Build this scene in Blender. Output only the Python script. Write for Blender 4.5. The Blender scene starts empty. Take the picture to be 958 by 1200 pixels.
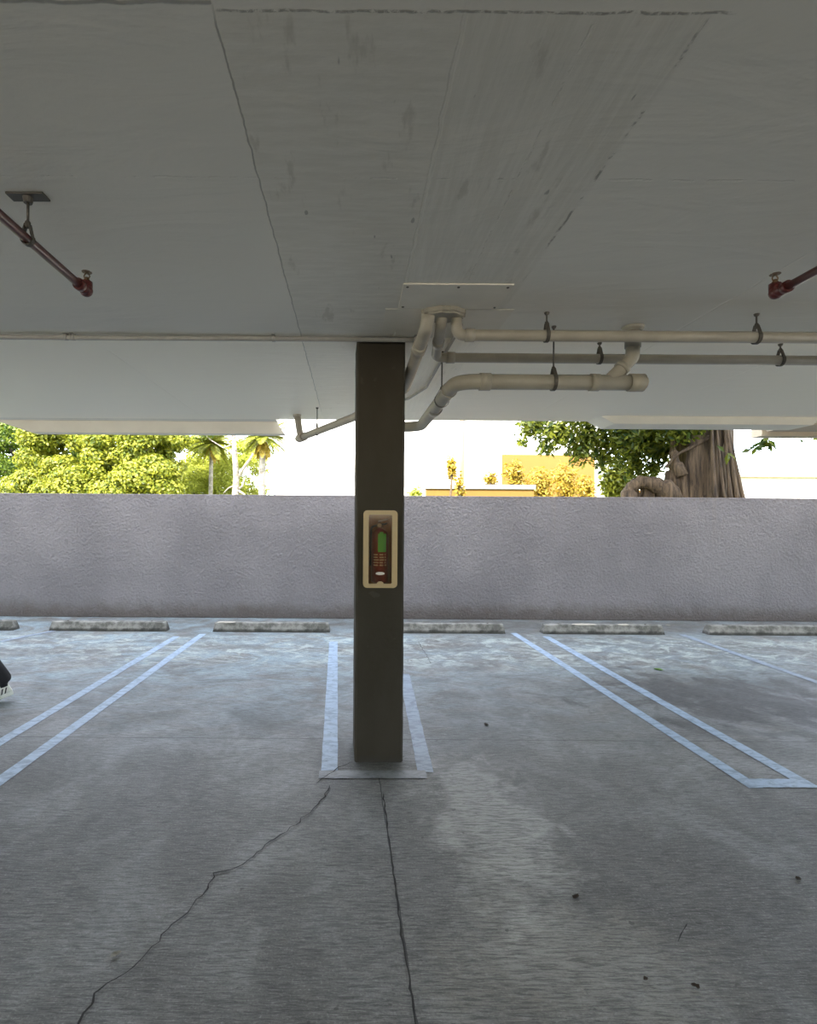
import bpy, bmesh, math, random
from mathutils import Vector, Matrix, Euler
random.seed(7)
S = bpy.context.scene
COL = S.collection
R = math.radians

# ------------------------------------------------------------------ camera
F, CX, CY, CAMH, ROLL = 620.0, 412.0, 612.0, 1.70, 0.0065
cd = bpy.data.cameras.new('camera'); cam = bpy.data.objects.new('camera', cd); COL.objects.link(cam)
cd.sensor_fit = 'VERTICAL'; cd.sensor_height = 36; cd.sensor_width = 36 * 958 / 1200
cd.lens = F / 1200 * 36
cd.shift_x = (479 - CX) / 1200; cd.shift_y = (CY - 600) / 1200
cd.clip_start = 0.05; cd.clip_end = 500
cam.matrix_world = Matrix.Translation((0, 0, CAMH)) @ Euler((R(90), 0, 0)).to_matrix().to_4x4() @ Matrix.Rotation(ROLL, 4, 'Z')
S.camera = cam

# ------------------------------------------------------------------ world, sun, exposure
W = bpy.data.worlds.new('world'); S.world = W; W.use_nodes = True
wn = W.node_tree.nodes; wl = W.node_tree.links; wn.clear()
sky = wn.new('ShaderNodeTexSky'); sky.sky_type = 'NISHITA'; sky.sun_disc = False
sky.sun_elevation = R(52); sky.sun_rotation = R(215); sky.air_density = 1.0; sky.dust_density = 1.0; sky.ozone_density = 1.0
haze = wn.new('ShaderNodeMix'); haze.data_type = 'RGBA'; haze.inputs[0].default_value = 0.65; haze.inputs[7].default_value = (1.95, 1.85, 1.72, 1)
bg = wn.new('ShaderNodeBackground'); bg.inputs[1].default_value = 1.65
wo = wn.new('ShaderNodeOutputWorld'); wl.new(sky.outputs[0], haze.inputs[6]); wl.new(haze.outputs[2], bg.inputs[0]); wl.new(bg.outputs[0], wo.inputs[0])
sd = bpy.data.lights.new('sun', 'SUN'); sd.energy = 12.0; sd.angle = R(0.6); sd.color = (1.0, 0.93, 0.80)
sun = bpy.data.objects.new('sun', sd); COL.objects.link(sun)
SUN_TRAVEL = Vector((0.38, 0.72, -0.80))           # from behind left, high
sun.rotation_euler = SUN_TRAVEL.to_track_quat('-Z', 'Y').to_euler()
sun.location = (-20, -20, 40)
S.view_settings.view_transform = 'Standard'; S.view_settings.look = 'None'
S.view_settings.gamma = 1.0; S.view_settings.use_curve_mapping = False
S.view_settings.exposure = 0.6
S.cycles.max_bounces = 10; S.cycles.diffuse_bounces = 6; S.cycles.transparent_max_bounces = 12

# ------------------------------------------------------------------ pixel -> world (measuring the photo)
def unroll(px, py):
    dx, dy = px - CX, CY - py
    c, s = math.cos(ROLL), math.sin(ROLL)
    return dx * c - dy * s, dx * s + dy * c
def at(px, py, Y):
    u, v = unroll(px, py); return Vector((u * Y / F, Y, CAMH + v * Y / F))
def onz(px, py, z):
    u, v = unroll(px, py); Y = F * (z - CAMH) / v; return Vector((u * Y / F, Y, z))
def fl(px, py): return onz(px, py, 0.0)
CEIL = 3.0
def ce(px, py): return onz(px, py, CEIL)

# ------------------------------------------------------------------ materials
class NT:
    def __init__(s, name):
        m = bpy.data.materials.new(name); m.use_nodes = True; s.m = m; s.t = m.node_tree; s.t.nodes.clear()
        s.out = s.n('ShaderNodeOutputMaterial'); s.b = s.n('ShaderNodeBsdfPrincipled')
        s.l(s.b.outputs[0], s.out.inputs[0])
    def n(s, k, **kw):
        x = s.t.nodes.new(k)
        for a, v in kw.items(): setattr(x, a, v)
        return x
    def l(s, a, b): s.t.links.new(a, b)
    def put(s, sock, v):
        if hasattr(v, 'links') or hasattr(v, 'is_linked'): s.l(v, sock)
        else: sock.default_value = v
    def math(s, op, a, b=0.0, c=0.0, clamp=False):
        x = s.n('ShaderNodeMath', operation=op); x.use_clamp = clamp
        for i, v in enumerate((a, b, c)): s.put(x.inputs[i], v)
        return x.outputs[0]
    def coord(s, k='Object'):
        return s.n('ShaderNodeTexCoord').outputs[k]
    def xyz(s, v):
        x = s.n('ShaderNodeSeparateXYZ'); s.l(v, x.inputs[0]); return x.outputs
    def mapping(s, v, scale=(1, 1, 1), loc=(0, 0, 0)):
        x = s.n('ShaderNodeMapping'); s.l(v, x.inputs[0]); x.inputs['Scale'].default_value = scale; x.inputs['Location'].default_value = loc
        return x.outputs[0]
    def noise(s, v, scale=5, detail=4, rough=0.55, dist=0.0):
        x = s.n('ShaderNodeTexNoise'); s.l(v, x.inputs['Vector']); x.inputs['Scale'].default_value = scale
        x.inputs['Detail'].default_value = detail; x.inputs['Roughness'].default_value = rough; x.inputs['Distortion'].default_value = dist
        return x.outputs['Fac']
    def ramp(s, f, a, b, lo=0.0, hi=1.0):
        x = s.n('ShaderNodeMapRange'); s.l(f, x.inputs[0]); x.interpolation_type = 'SMOOTHSTEP'
        for i, v in enumerate((a, b, lo, hi)): x.inputs[i + 1].default_value = v
        return x.outputs[0]
    def mix(s, f, a, b, blend='MIX'):
        x = s.n('ShaderNodeMix', data_type='RGBA', blend_type=blend)
        s.put(x.inputs[0], f)
        for sock, v in ((x.inputs[6], a), (x.inputs[7], b)):
            if hasattr(v, 'is_linked'): s.l(v, sock)
            else: sock.default_value = (v[0], v[1], v[2], 1)
        return x.outputs[2]
    def bump(s, h, strength=0.3, dist=0.01):
        x = s.n('ShaderNodeBump'); s.l(h, x.inputs['Height']); x.inputs['Strength'].default_value = strength; x.inputs['Distance'].default_value = dist
        s.l(x.outputs[0], s.b.inputs['Normal'])
    def base(s, v):
        if hasattr(v, 'is_linked'): s.l(v, s.b.inputs['Base Color'])
        else: s.b.inputs['Base Color'].default_value = (v[0], v[1], v[2], 1)
    def rough(s, v): s.put(s.b.inputs['Roughness'], v)
    def spec(s, v): s.b.inputs['Specular IOR Level'].default_value = v

def simple(name, c, rough=0.5, metal=0.0, var=0.12, scale=18, bump=0.0, spec=0.5, dark=None):
    t = NT(name); p = t.coord()
    n = t.noise(p, scale, 5)
    d = dark or tuple(x * 0.55 for x in c)
    t.base(t.mix(t.ramp(n, 0.3, 0.72, var, 0.0), c, d)); t.rough(rough); t.b.inputs['Metallic'].default_value = metal; t.spec(spec)
    if bump: t.bump(t.noise(p, scale * 3, 4), bump, 0.004)
    return t.m

def mat_floor():
    t = NT('worn_broomed_concrete'); p = t.coord(); X, Y, Z = t.xyz(p)
    broom = t.noise(t.mapping(p, (10, 85, 1), (3, 1, 0)), 1.0, 6, 0.78, 0.6)
    broomf = t.noise(t.mapping(p, (14, 190, 1)), 1.0, 4, 0.7)
    big = t.noise(p, 0.55, 4, 0.55, 0.4)
    mid = t.noise(t.mapping(p, (1.15, 1.0, 1)), 1.5, 8, 0.66, 0.7)
    fine = t.noise(p, 95, 4, 0.7)
    c = t.mix(t.ramp(big, 0.33, 0.67), (0.140, 0.135, 0.120), (0.208, 0.203, 0.184))
    c = t.mix(t.ramp(mid, 0.46, 0.68, 0, 0.42), c, (0.36, 0.365, 0.35))
    c = t.mix(t.ramp(mid, 0.50, 0.30, 0, 0.40), c, (0.095, 0.094, 0.088))
    c = t.mix(t.ramp(fine, 0.54, 0.68, 0, 0.60), c, (0.40, 0.395, 0.37))
    c = t.mix(t.ramp(fine, 0.46, 0.32, 0, 0.70), c, (0.06, 0.058, 0.054))
    # bays: worn pale toward the wall, with sky's blue reflection put into the colour
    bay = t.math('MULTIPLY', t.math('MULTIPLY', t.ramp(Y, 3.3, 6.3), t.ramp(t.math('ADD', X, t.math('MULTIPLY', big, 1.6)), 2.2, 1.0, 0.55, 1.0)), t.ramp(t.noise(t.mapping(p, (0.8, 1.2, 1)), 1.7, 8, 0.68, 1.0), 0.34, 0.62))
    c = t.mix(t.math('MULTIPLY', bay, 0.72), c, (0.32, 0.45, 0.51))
    chalk = t.math('MULTIPLY', t.ramp(Y, 5.6, 6.8), t.ramp(t.noise(t.mapping(p, (1.2, 1.6, 1)), 2.6, 9, 0.74, 1.3), 0.47, 0.60))
    chalk = t.math('MULTIPLY', chalk, t.ramp(Y, 8.3, 7.6))
    c = t.mix(t.math('MULTIPLY', chalk, 0.72), c, (0.58, 0.66, 0.61))
    # oily stain in the far right bay, pale spill in the middle foreground
    def blob(cx, cy, rx, ry, ns, amp):
        dx = t.math('DIVIDE', t.math('SUBTRACT', X, cx), rx); dy = t.math('DIVIDE', t.math('SUBTRACT', Y, cy), ry)
        d = t.math('SQRT', t.math('ADD', t.math('MULTIPLY', dx, dx), t.math('MULTIPLY', dy, dy)))
        d = t.math('ADD', d, t.math('MULTIPLY', t.math('SUBTRACT', t.noise(p, ns, 6, 0.65, 0.6), 0.5), amp))
        return t.ramp(d, 1.0, 0.35)
    oil = blob(3.75, 5.15, 1.7, 0.95, 2.6, 3.4)
    c = t.mix(t.math('MULTIPLY', oil, 0.92), c, (0.035, 0.034, 0.032))
    dk = t.math('MULTIPLY', t.ramp(t.noise(t.mapping(p, (0.7, 1.5, 1), (9, 4, 0)), 1.3, 9, 0.72, 1.2), 0.47, 0.64), t.ramp(Y, 3.6, 4.6))
    c = t.mix(t.math('MULTIPLY', dk, 0.66), c, (0.10, 0.108, 0.108))
    oil2 = blob(-4.5, 6.7, 1.1, 0.55, 3.0, 2.4)
    c = t.mix(t.math('MULTIPLY', oil2, 0.5), c, (0.09, 0.09, 0.085))
    oil3 = blob(2.35, 8.75, 6.5, 0.65, 4.0, 1.2)
    c = t.mix(t.math('MULTIPLY', oil3, 0.6), c, (0.10, 0.095, 0.085))
    spill = blob(0.80, 3.05, 0.42, 1.0, 4.5, 2.2)
    c = t.mix(t.math('MULTIPLY', spill, 0.55), c, (0.56, 0.55, 0.50))
    spill2 = blob(0.85, 2.05, 0.75, 0.42, 4.0, 1.8)
    c = t.mix(t.math('MULTIPLY', spill2, 0.30), c, (0.40, 0.37, 0.30))
    c = t.mix(t.ramp(broom, 0.38, 0.58, 0.80, 0.0), c, (0.060, 0.059, 0.055), 'MIX')
    c = t.mix(t.ramp(broomf, 0.52, 0.70, 0, 0.50), c, (0.42, 0.42, 0.39))
    spots = t.noise(p, 17, 2, 0.5)
    c = t.mix(t.ramp(spots, 0.71, 0.76, 0, 0.7), c, (0.06, 0.058, 0.05))
    # saw-cut joints
    wob = t.math('MULTIPLY', t.math('SUBTRACT', t.noise(p, 6, 3), 0.5), 0.02)
    j1 = t.math('LESS_THAN', t.math('ABSOLUTE', t.math('SUBTRACT', t.math('ADD', Y, wob), 4.15)), 0.0045)
    jx = t.math('SUBTRACT', t.math('ADD', X, wob), t.math('ADD', 0.272, t.math('MULTIPLY', Y, -0.022)))
    j2 = t.math('MULTIPLY', t.math('LESS_THAN', t.math('ABSOLUTE', jx), 0.0035), t.math('LESS_THAN', Y, 3.55))
    j = t.math('MAXIMUM', j1, j2)
    c = t.mix(t.math('MULTIPLY', j, 0.85), c, (0.03, 0.03, 0.028))
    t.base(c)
    t.rough(t.ramp(mid, 0.3, 0.7, 0.62, 0.42)); t.spec(0.5)
    h = t.math('ADD', t.math('MULTIPLY', broom, 0.6), t.math('MULTIPLY', fine, 0.35))
    h = t.math('SUBTRACT', h, t.math('MULTIPLY', j, 1.5))
    t.bump(h, 0.7, 0.008)
    return t.m

def mat_ceiling():
    t = NT('painted_ceiling'); p = t.coord(); X, Y, Z = t.xyz(p)
    big = t.noise(p, 0.5, 3, 0.5, 0.3); fine = t.noise(p, 45, 4, 0.6)
    wav = t.noise(t.mapping(p, (1.0, 3.0, 1)), 1.5, 4, 0.55, 0.8)
    c = t.mix(t.ramp(big, 0.3, 0.7), (0.645, 0.615, 0.535), (0.70, 0.67, 0.585))
    c = t.mix(t.ramp(Y, 3.71, 3.73), c, (0.95, 0.885, 0.745))  # lighter beyond the conduit: outdoor light put into the ceiling colour
    wob = t.math('MULTIPLY', t.math('SUBTRACT', t.noise(p, 9, 4), 0.5), 0.022)
    Xw = t.math('ADD', X, wob); Yw = t.math('ADD', Y, wob)
    def line(v, x0, w, lo=None):
        return t.ramp(t.math('ABSOLUTE', t.math('SUBTRACT', v, x0)), w, w * 0.3)
    # rough trowelled strip
    strip = t.math('MULTIPLY', t.math('MULTIPLY', t.ramp(Xw, -0.37, -0.35), t.ramp(Xw, 0.93, 0.90)), t.ramp(Y, 3.9, 3.6, 0.35, 1.0))
    strip = t.math('MULTIPLY', strip, t.ramp(Yw, 1.33, 1.35))
    streak = t.noise(t.mapping(p, (38, 2.5, 1)), 1.0, 5, 0.65)
    streak2 = t.noise(t.mapping(p, (5, 30, 1)), 1.0, 5, 0.65)
    rightp = t.ramp(Xw, 0.27, 0.29)
    st = t.mix(rightp, streak2, streak)
    c = t.mix(t.math('MULTIPLY', strip, t.ramp(st, 0.35, 0.66, 0.30, 0.0)), c, (0.45, 0.42, 0.34))
    c = t.mix(t.math('MULTIPLY', strip, 0.18), c, (0.58, 0.55, 0.46))
    near = t.math('MULTIPLY', strip, t.ramp(t.noise(t.mapping(p, (7, 2, 1)), 1.6, 5, 0.6), 0.60, 0.70))
    c = t.mix(t.math('MULTIPLY', near, 0.35), c, (0.30, 0.27, 0.20))
    brk = t.ramp(t.noise(p, 7.5, 4, 0.7), 0.46, 0.60)
    L = t.math('MULTIPLY', t.math('MULTIPLY', line(Xw, -0.36, 0.0042), t.ramp(Y, 1.3, 1.4)), t.ramp(Y, 6.6, 5.6))
    L2 = t.math('MULTIPLY', line(Xw, 0.91, 0.007), t.math('MULTIPLY', brk, t.math('MULTIPLY', t.ramp(Y, 1.3, 1.4), t.ramp(Y, 2.9, 2.6))))
    L3 = t.math('MULTIPLY', line(Yw, 1.345, 0.0055), t.math('MULTIPLY', t.ramp(X, -0.36, -0.34), t.ramp(X, 0.98, 0.92)))
    L3 = t.math('MULTIPLY', L3, t.ramp(t.noise(p, 26, 6, 0.75), 0.42, 0.54))
    L4 = t.math('MULTIPLY', line(Yw, 1.325, 0.008), t.math('LESS_THAN', X, -0.36))
    lines = t.math('MAXIMUM', t.math('MAXIMUM', L, L2), t.math('MAXIMUM', L3, L4))
    c = t.mix(t.math('MULTIPLY', lines, 0.55), c, (0.10, 0.095, 0.07))
    r1 = t.math('MULTIPLY', line(Xw, 0.285, 0.010), t.ramp(Y, 1.3, 1.4))
    r2 = t.math('MULTIPLY', line(X, 2.18, 0.010), t.ramp(Y, 2.4, 2.6))
    r3 = t.math('MULTIPLY', line(Xw, 0.62, 0.006), t.math('MULTIPLY', t.ramp(Y, 1.3, 1.4), brk))
    r4 = line(Yw, 2.00, 0.008); r5 = t.math('MULTIPLY', line(X, -1.86, 0.008), t.ramp(Y, 3.9, 4.2))
    r6 = t.math('MULTIPLY', line(X, 3.35, 0.008), t.ramp(Y, 4.0, 4.2)); r7 = line(Yw, 4.9, 0.008)
    rid = t.math('MAXIMUM', t.math('MAXIMUM', r1, r2), t.math('MAXIMUM', t.math('MAXIMUM', r3, r5), r6))
    rid2 = t.math('MULTIPLY', t.math('MAXIMUM', r4, r7), t.math('MULTIPLY', brk, 0.5))
    rid = t.math('MAXIMUM', rid, rid2)
    nick = t.math('MULTIPLY', strip, t.ramp(t.noise(t.mapping(p, (9, 3.2, 1)), 2.0, 2, 0.4), 0.735, 0.76))
    c = t.mix(t.math('MULTIPLY', nick, 0.55), c, (0.13, 0.125, 0.10))
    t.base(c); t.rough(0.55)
    h = t.math('ADD', t.math('MULTIPLY', wav, 1.3), t.math('MULTIPLY', fine, 0.10))
    h = t.math('ADD', h, t.math('MULTIPLY', t.math('MULTIPLY', strip, st), 0.20))
    h = t.math('ADD', h, t.math('MULTIPLY', rid, -0.55)); h = t.math('SUBTRACT', h, t.math('MULTIPLY', lines, -0.5))
    t.bump(h, 0.55, 0.012)
    return t.m

def mat_wall():
    t = NT('rough_stucco'); p = t.coord(); X, Y, Z = t.xyz(p)
    n = t.noise(p, 24, 5, 0.62); v = t.noise(p, 55, 3, 0.55); big = t.noise(p, 0.8, 4, 0.5)
    c = t.mix(t.ramp(big, 0.3, 0.7), (0.178, 0.171, 0.182), (0.232, 0.222, 0.234))
    drip = t.noise(t.mapping(p, (14, 1, 0.6)), 1.0, 4, 0.6)
    edge = t.math('ADD', Z, t.math('MULTIPLY', t.math('SUBTRACT', drip, 0.5), 0.25))
    c = t.mix(t.math('MULTIPLY', t.ramp(edge, 2.09, 2.17), 0.35), c, (0.16, 0.13, 0.11))
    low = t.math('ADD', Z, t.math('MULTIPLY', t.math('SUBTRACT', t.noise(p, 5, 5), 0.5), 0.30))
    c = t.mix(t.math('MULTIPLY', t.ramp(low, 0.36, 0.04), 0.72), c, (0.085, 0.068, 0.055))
    strk = t.math('MULTIPLY', t.ramp(t.noise(t.mapping(p, (9, 1, 0.25)), 1.0, 4, 0.6), 0.60, 0.72), t.ramp(Z, 1.1, 2.1))
    c = t.mix(t.math('MULTIPLY', strk, 0.30), c, (0.25, 0.22, 0.20))
    pit = t.ramp(t.noise(p, 18, 2, 0.4), 0.70, 0.76)
    c = t.mix(t.math('MULTIPLY', pit, 0.35), c, (0.10, 0.09, 0.095))
    c = t.mix(t.ramp(v, 0.55, 0.75, 0, 0.25), c, (0.34, 0.33, 0.35))
    c = t.mix(t.ramp(v, 0.45, 0.28, 0, 0.25), c, (0.11, 0.10, 0.11))
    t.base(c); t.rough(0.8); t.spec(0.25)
    h = t.math('ADD', t.ramp(n, 0.35, 0.75), t.math('MULTIPLY', v, 0.35))
    t.bump(h, 0.75, 0.02)
    return t.m

def mat_column():
    t = NT('column_paint'); p = t.coord(); X, Y, Z = t.xyz(p)
    n = t.noise(p, 30, 5, 0.6); big = t.noise(t.mapping(p, (1, 1, 0.4)), 2.5, 4)
    c = t.mix(t.ramp(big, 0.3, 0.7), (0.030, 0.025, 0.016), (0.042, 0.036, 0.025))
    pit = t.ramp(t.noise(p, 13, 2, 0.4), 0.70, 0.74)
    c = t.mix(t.math('MULTIPLY', pit, 0.6), c, (0.05, 0.042, 0.03))
    low = t.math('ADD', Z, t.math('MULTIPLY', t.math('SUBTRACT', t.noise(p, 8, 4), 0.5), 0.12))
    c = t.mix(t.math('MULTIPLY', t.ramp(low, 0.05, 0.0), 0.8), c, (0.04, 0.036, 0.03))
    t.base(c); t.rough(0.75); t.spec(0.2); t.bump(n, 0.5, 0.006)
    return t.m

def mat_paintline(name, c):
    t = NT(name); p = t.coord()
    worn = t.noise(t.mapping(p, (3, 6, 1)), 3.0, 7, 0.72, 0.6)
    c1 = t.mix(t.ramp(worn, 0.42, 0.62, 0, 0.75), c, tuple(x * 0.50 for x in c))
    t.base(c1); t.rough(0.5)
    a = t.ramp(t.noise(p, 9, 8, 0.8), 0.30, 0.40, 0.35, 1.0)
    t.l(a, t.b.inputs['Alpha'])
    t.bump(t.noise(t.mapping(p, (2, 55, 1)), 1.0, 4), 0.25, 0.004)
    return t.m

def mat_leaf(name, a, b, trans=0.35):
    t = NT(name); p = t.coord()
    n = t.noise(p, 2.2, 3, 0.6)
    g = t.n('ShaderNodeNewGeometry')
    rnd = g.outputs['Random Per Island']
    f = t.math('ADD', t.math('MULTIPLY', n, 0.6), t.math('MULTIPLY', rnd, 0.45))
    c = t.mix(t.ramp(f, 0.25, 0.85), a, b)
    t.base(c); t.rough(0.45); t.spec(0.4)
    tr = t.n('ShaderNodeBsdfTranslucent'); t.l(c, tr.inputs[0])
    mx = t.n('ShaderNodeMixShader'); mx.inputs[0].default_value = trans
    t.l(t.b.outputs[0], mx.inputs[1]); t.l(tr.outputs[0], mx.inputs[2]); t.l(mx.outputs[0], t.out.inputs[0])
    return t.m

def mat_bark(name, a, b, sc=(9, 9, 0.8)):
    t = NT(name); p = t.coord()
    n = t.noise(t.mapping(p, sc), 1.6, 6, 0.65, 0.5)
    t.base(t.mix(t.ramp(n, 0.3, 0.7), a, b)); t.rough(0.85); t.bump(n, 0.9, 0.06)
    return t.m

def mat_stop():
    t = NT('wheel_stop_concrete'); p = t.coord(); X, Y, Z = t.xyz(p)
    n = t.noise(p, 7, 6, 0.65); f = t.noise(p, 60, 3)
    c = t.mix(t.ramp(n, 0.36, 0.64), (0.10, 0.098, 0.085), (0.27, 0.265, 0.24))
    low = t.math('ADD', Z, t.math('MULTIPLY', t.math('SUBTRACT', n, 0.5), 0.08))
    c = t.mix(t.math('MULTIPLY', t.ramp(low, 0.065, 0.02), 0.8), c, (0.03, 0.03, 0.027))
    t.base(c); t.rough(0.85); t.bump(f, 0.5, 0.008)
    return t.m

M = {}
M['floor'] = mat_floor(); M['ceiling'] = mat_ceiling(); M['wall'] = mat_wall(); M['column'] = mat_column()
M['line'] = mat_paintline('pale_line_paint', (0.35, 0.455, 0.575)); M['line_faint'] = mat_paintline('worn_line_paint', (0.27, 0.33, 0.40))
M['grey_film'] = mat_paintline('old_line_ghost', (0.24, 0.25, 0.25))
M['crack'] = simple('crack_dirt', (0.035, 0.032, 0.03), 0.9)
M['pipe'] = simple('painted_pipe', (0.36, 0.325, 0.255), 0.45, var=0.35, scale=7, bump=0.1)
M['pipe_dark'] = simple('dusty_pipe', (0.30, 0.275, 0.215), 0.5, var=0.35, scale=7, bump=0.1)
M['conduit'] = simple('painted_conduit', (0.34, 0.325, 0.29), 0.4, var=0.3)
M['hanger'] = simple('dark_steel', (0.085, 0.075, 0.06), 0.5, 0.4, var=0.4)
M['red'] = simple('red_pipe_paint', (0.075, 0.012, 0.010), 0.38, var=0.3, scale=12)
M['plate'] = simple('painted_plate', (0.66, 0.62, 0.52), 0.45, var=0.2, scale=5)
M['brass'] = simple('aged_brass', (0.20, 0.13, 0.07), 0.4, 0.8, var=0.3)
M['cream'] = simple('cream_plastic', (0.34, 0.235, 0.10), 0.4, var=0.15)
M['cabin'] = simple('cabinet_inside', (0.34, 0.15, 0.03), 0.6, var=0.2)
M['ext_red'] = simple('extinguisher_red', (0.15, 0.012, 0.006), 0.3)
M['ext_green'] = simple('label_green', (0.06, 0.55, 0.09), 0.5)
M['ext_white'] = simple('label_white', (0.46, 0.42, 0.35), 0.5)
M['black'] = simple('black_plastic', (0.018, 0.017, 0.016), 0.45)
M['steel'] = simple('bright_steel', (0.55, 0.54, 0.52), 0.3, 0.9)
M['stop'] = mat_stop()
M['lip'] = simple('painted_beam', (0.80, 0.76, 0.66), 0.7, var=0.15, scale=3, bump=0.3)
M['beige'] = simple('beige_beam', (0.55, 0.46, 0.34), 0.8)
M['soffit'] = simple('soffit', (0.5, 0.5, 0.48), 0.8)
M['ground'] = simple('grass_ground', (0.14, 0.17, 0.05), 0.95, var=0.5, scale=2)
M['bounce_ground'] = simple('pale_bounce_ground', (0.46, 0.44, 0.40), 0.9, var=0.2, scale=2)
M['white_wall'] = simple('white_render', (0.82, 0.80, 0.76), 0.8, var=0.06, scale=2)
M['yellow_wall'] = simple('yellow_render', (0.21, 0.108, 0.018), 0.85, var=0.12, scale=3, bump=0.2)
M['coping'] = simple('grey_coping', (0.30, 0.30, 0.31), 0.8)
M['roof_line'] = simple('tan_roof', (0.30, 0.23, 0.13), 0.8)
M['shutter'] = simple('grey_shutter', (0.16, 0.17, 0.19), 0.4)
M['leaf_bright'] = mat_leaf('leaf_bright', (0.075, 0.115, 0.006), (0.48, 0.47, 0.05))
M['leaf_mid'] = mat_leaf('leaf_mid', (0.035, 0.080, 0.008), (0.20, 0.26, 0.022))
M['leaf_pale'] = mat_leaf('leaf_pale', (0.20, 0.24, 0.02), (0.60, 0.62, 0.10))
M['leaf_ficus'] = mat_leaf('leaf_ficus', (0.030, 0.062, 0.010), (0.24, 0.26, 0.022), 0.5)
M['leaf_palm'] = mat_leaf('leaf_palm', (0.12, 0.14, 0.012), (0.34, 0.35, 0.04), 0.3)
M['leaf_dead'] = mat_leaf('leaf_dead', (0.25, 0.165, 0.015), (0.50, 0.36, 0.045), 0.3)
M['bark'] = mat_bark('bark_brown', (0.030, 0.019, 0.011), (0.17, 0.115, 0.065))
M['bark_dark'] = mat_bark('bark_dark', (0.02, 0.015, 0.01), (0.09, 0.065, 0.04))
M['bark_pale'] = mat_bark('bark_pale', (0.20, 0.17, 0.13), (0.40, 0.36, 0.30), (4, 4, 6))
M['skin'] = simple('skin', (0.42, 0.25, 0.17), 0.5, var=0.06)
M['cloth_black'] = simple('black_cloth', (0.014, 0.014, 0.016), 0.9, var=0.2, scale=30, bump=0.2)
M['cloth_grey'] = simple('grey_cloth', (0.14, 0.14, 0.15), 0.9, var=0.2, scale=30, bump=0.2)
M['hair'] = simple('dark_hair', (0.02, 0.014, 0.01), 0.6, scale=40, var=0.4)
M['shoe_white'] = simple('white_shoe', (0.68, 0.69, 0.62), 0.5, var=0.08)
M['leaf_dry'] = simple('dry_leaf', (0.06, 0.042, 0.026), 0.8)
M['leaf_tan'] = simple('tan_leaf', (0.42, 0.40, 0.33), 0.8)
M['leaf_green'] = simple('fresh_leaf', (0.16, 0.32, 0.05), 0.5)
gt = NT('clear_acrylic'); gt.base((0.9, 0.85, 0.75)); gt.rough(0.08)
gl = gt.n('ShaderNodeBsdfGlossy'); gl.inputs['Roughness'].default_value = 0.08
tp = gt.n('ShaderNodeBsdfTransparent'); tp.inputs[0].default_value = (0.80, 0.70, 0.55, 1)
mxs = gt.n('ShaderNodeMixShader'); mxs.inputs[0].default_value = 0.03
gt.l(tp.outputs[0], mxs.inputs[1]); gt.l(gl.outputs[0], mxs.inputs[2]); gt.l(mxs.outputs[0], gt.out.inputs[0])
M['acrylic'] = gt.m

# ------------------------------------------------------------------ mesh helpers
def link(name, bm, mat, parent=None, smooth=False, loc=None):
    bm.normal_update()
    me = bpy.data.meshes.new(name); bm.to_mesh(me); bm.free()
    if smooth:
        for f in me.polygons: f.use_smooth = True
    me.materials.append(M[mat] if isinstance(mat, str) else mat)
    o = bpy.data.objects.new(name, me); COL.objects.link(o)
    if parent: o.parent = parent
    if loc is not None: o.location = loc
    return o
def tag(o, label=None, cat=None, group=None, kind=None):
    for k, v in (('label', label), ('category', cat), ('group', group), ('kind', kind)):
        if v: o[k] = v
    return o
def empty(name, loc, label, cat, group=None):
    o = bpy.data.objects.new(name, None); COL.objects.link(o); o.location = loc; o.empty_display_size = 0.1
    return tag(o, label, cat, group)
def loc_(bm, t):                                   # shift a mesh built in world space into its parent's frame
    bmesh.ops.translate(bm, verts=bm.verts, vec=-Vector(t)); return bm
def box(bm, x0, x1, y0, y1, z0, z1, bev=0.0, seg=2):
    r = bmesh.ops.create_cube(bm, size=1.0); vs = r['verts']
    for v in vs: v.co = Vector(((x0 + x1) / 2 + v.co.x * (x1 - x0), (y0 + y1) / 2 + v.co.y * (y1 - y0), (z0 + z1) / 2 + v.co.z * (z1 - z0)))
    if bev:
        es = list({e for v in vs for e in v.link_edges})
        bmesh.ops.bevel(bm, geom=es, offset=bev, segments=seg, affect='EDGES', profile=0.5)
    return bm
def frames(pts):
    ts = []
    for i in range(len(pts)):
        a = pts[max(i - 1, 0)]; b = pts[min(i + 1, len(pts) - 1)]; ts.append((b - a).normalized())
    up = Vector((0, 0, 1)) if abs(ts[0].z) < 0.9 else Vector((1, 0, 0))
    n = (up - ts[0] * up.dot(ts[0])).normalized(); out = []
    for t in ts:
        n = (n - t * n.dot(t)); n.normalize(); out.append((t, n, t.cross(n)))
    return out
def tube(bm, pts, r, seg=20, cap=True):
    pts = [Vector(p) for p in pts]; rs = r if isinstance(r, (list, tuple)) else [r] * len(pts)
    rings = []
    for p, (t, n, b), rr in zip(pts, frames(pts), rs):
        rings.append([bm.verts.new(p + (n * math.cos(a) + b * math.sin(a)) * rr) for a in (2 * math.pi * k / seg for k in range(seg))])
    for A, B in zip(rings, rings[1:]):
        for k in range(seg):
            f = bm.faces.new((A[k], A[(k + 1) % seg], B[(k + 1) % seg], B[k])); f.smooth = True
    if cap:
        bm.faces.new(rings[0][::-1]); bm.faces.new(rings[-1])
    return bm
def fillet(pts, rad, n=8):
    pts = [Vector(p) for p in pts]; out = [pts[0]]
    for i in range(1, len(pts) - 1):
        p = pts[i]; a = (pts[i - 1] - p); b = (pts[i + 1] - p)
        ang = a.angle(b); d = min(rad / math.tan(ang / 2), a.length * 0.48, b.length * 0.48)
        A = p + a.normalized() * d; B = p + b.normalized() * d
        for k in range(n + 1):
            t = k / n; out.append(A * (1 - t) ** 2 + p * 2 * t * (1 - t) + B * t ** 2)
    out.append(pts[-1]); return out
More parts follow.
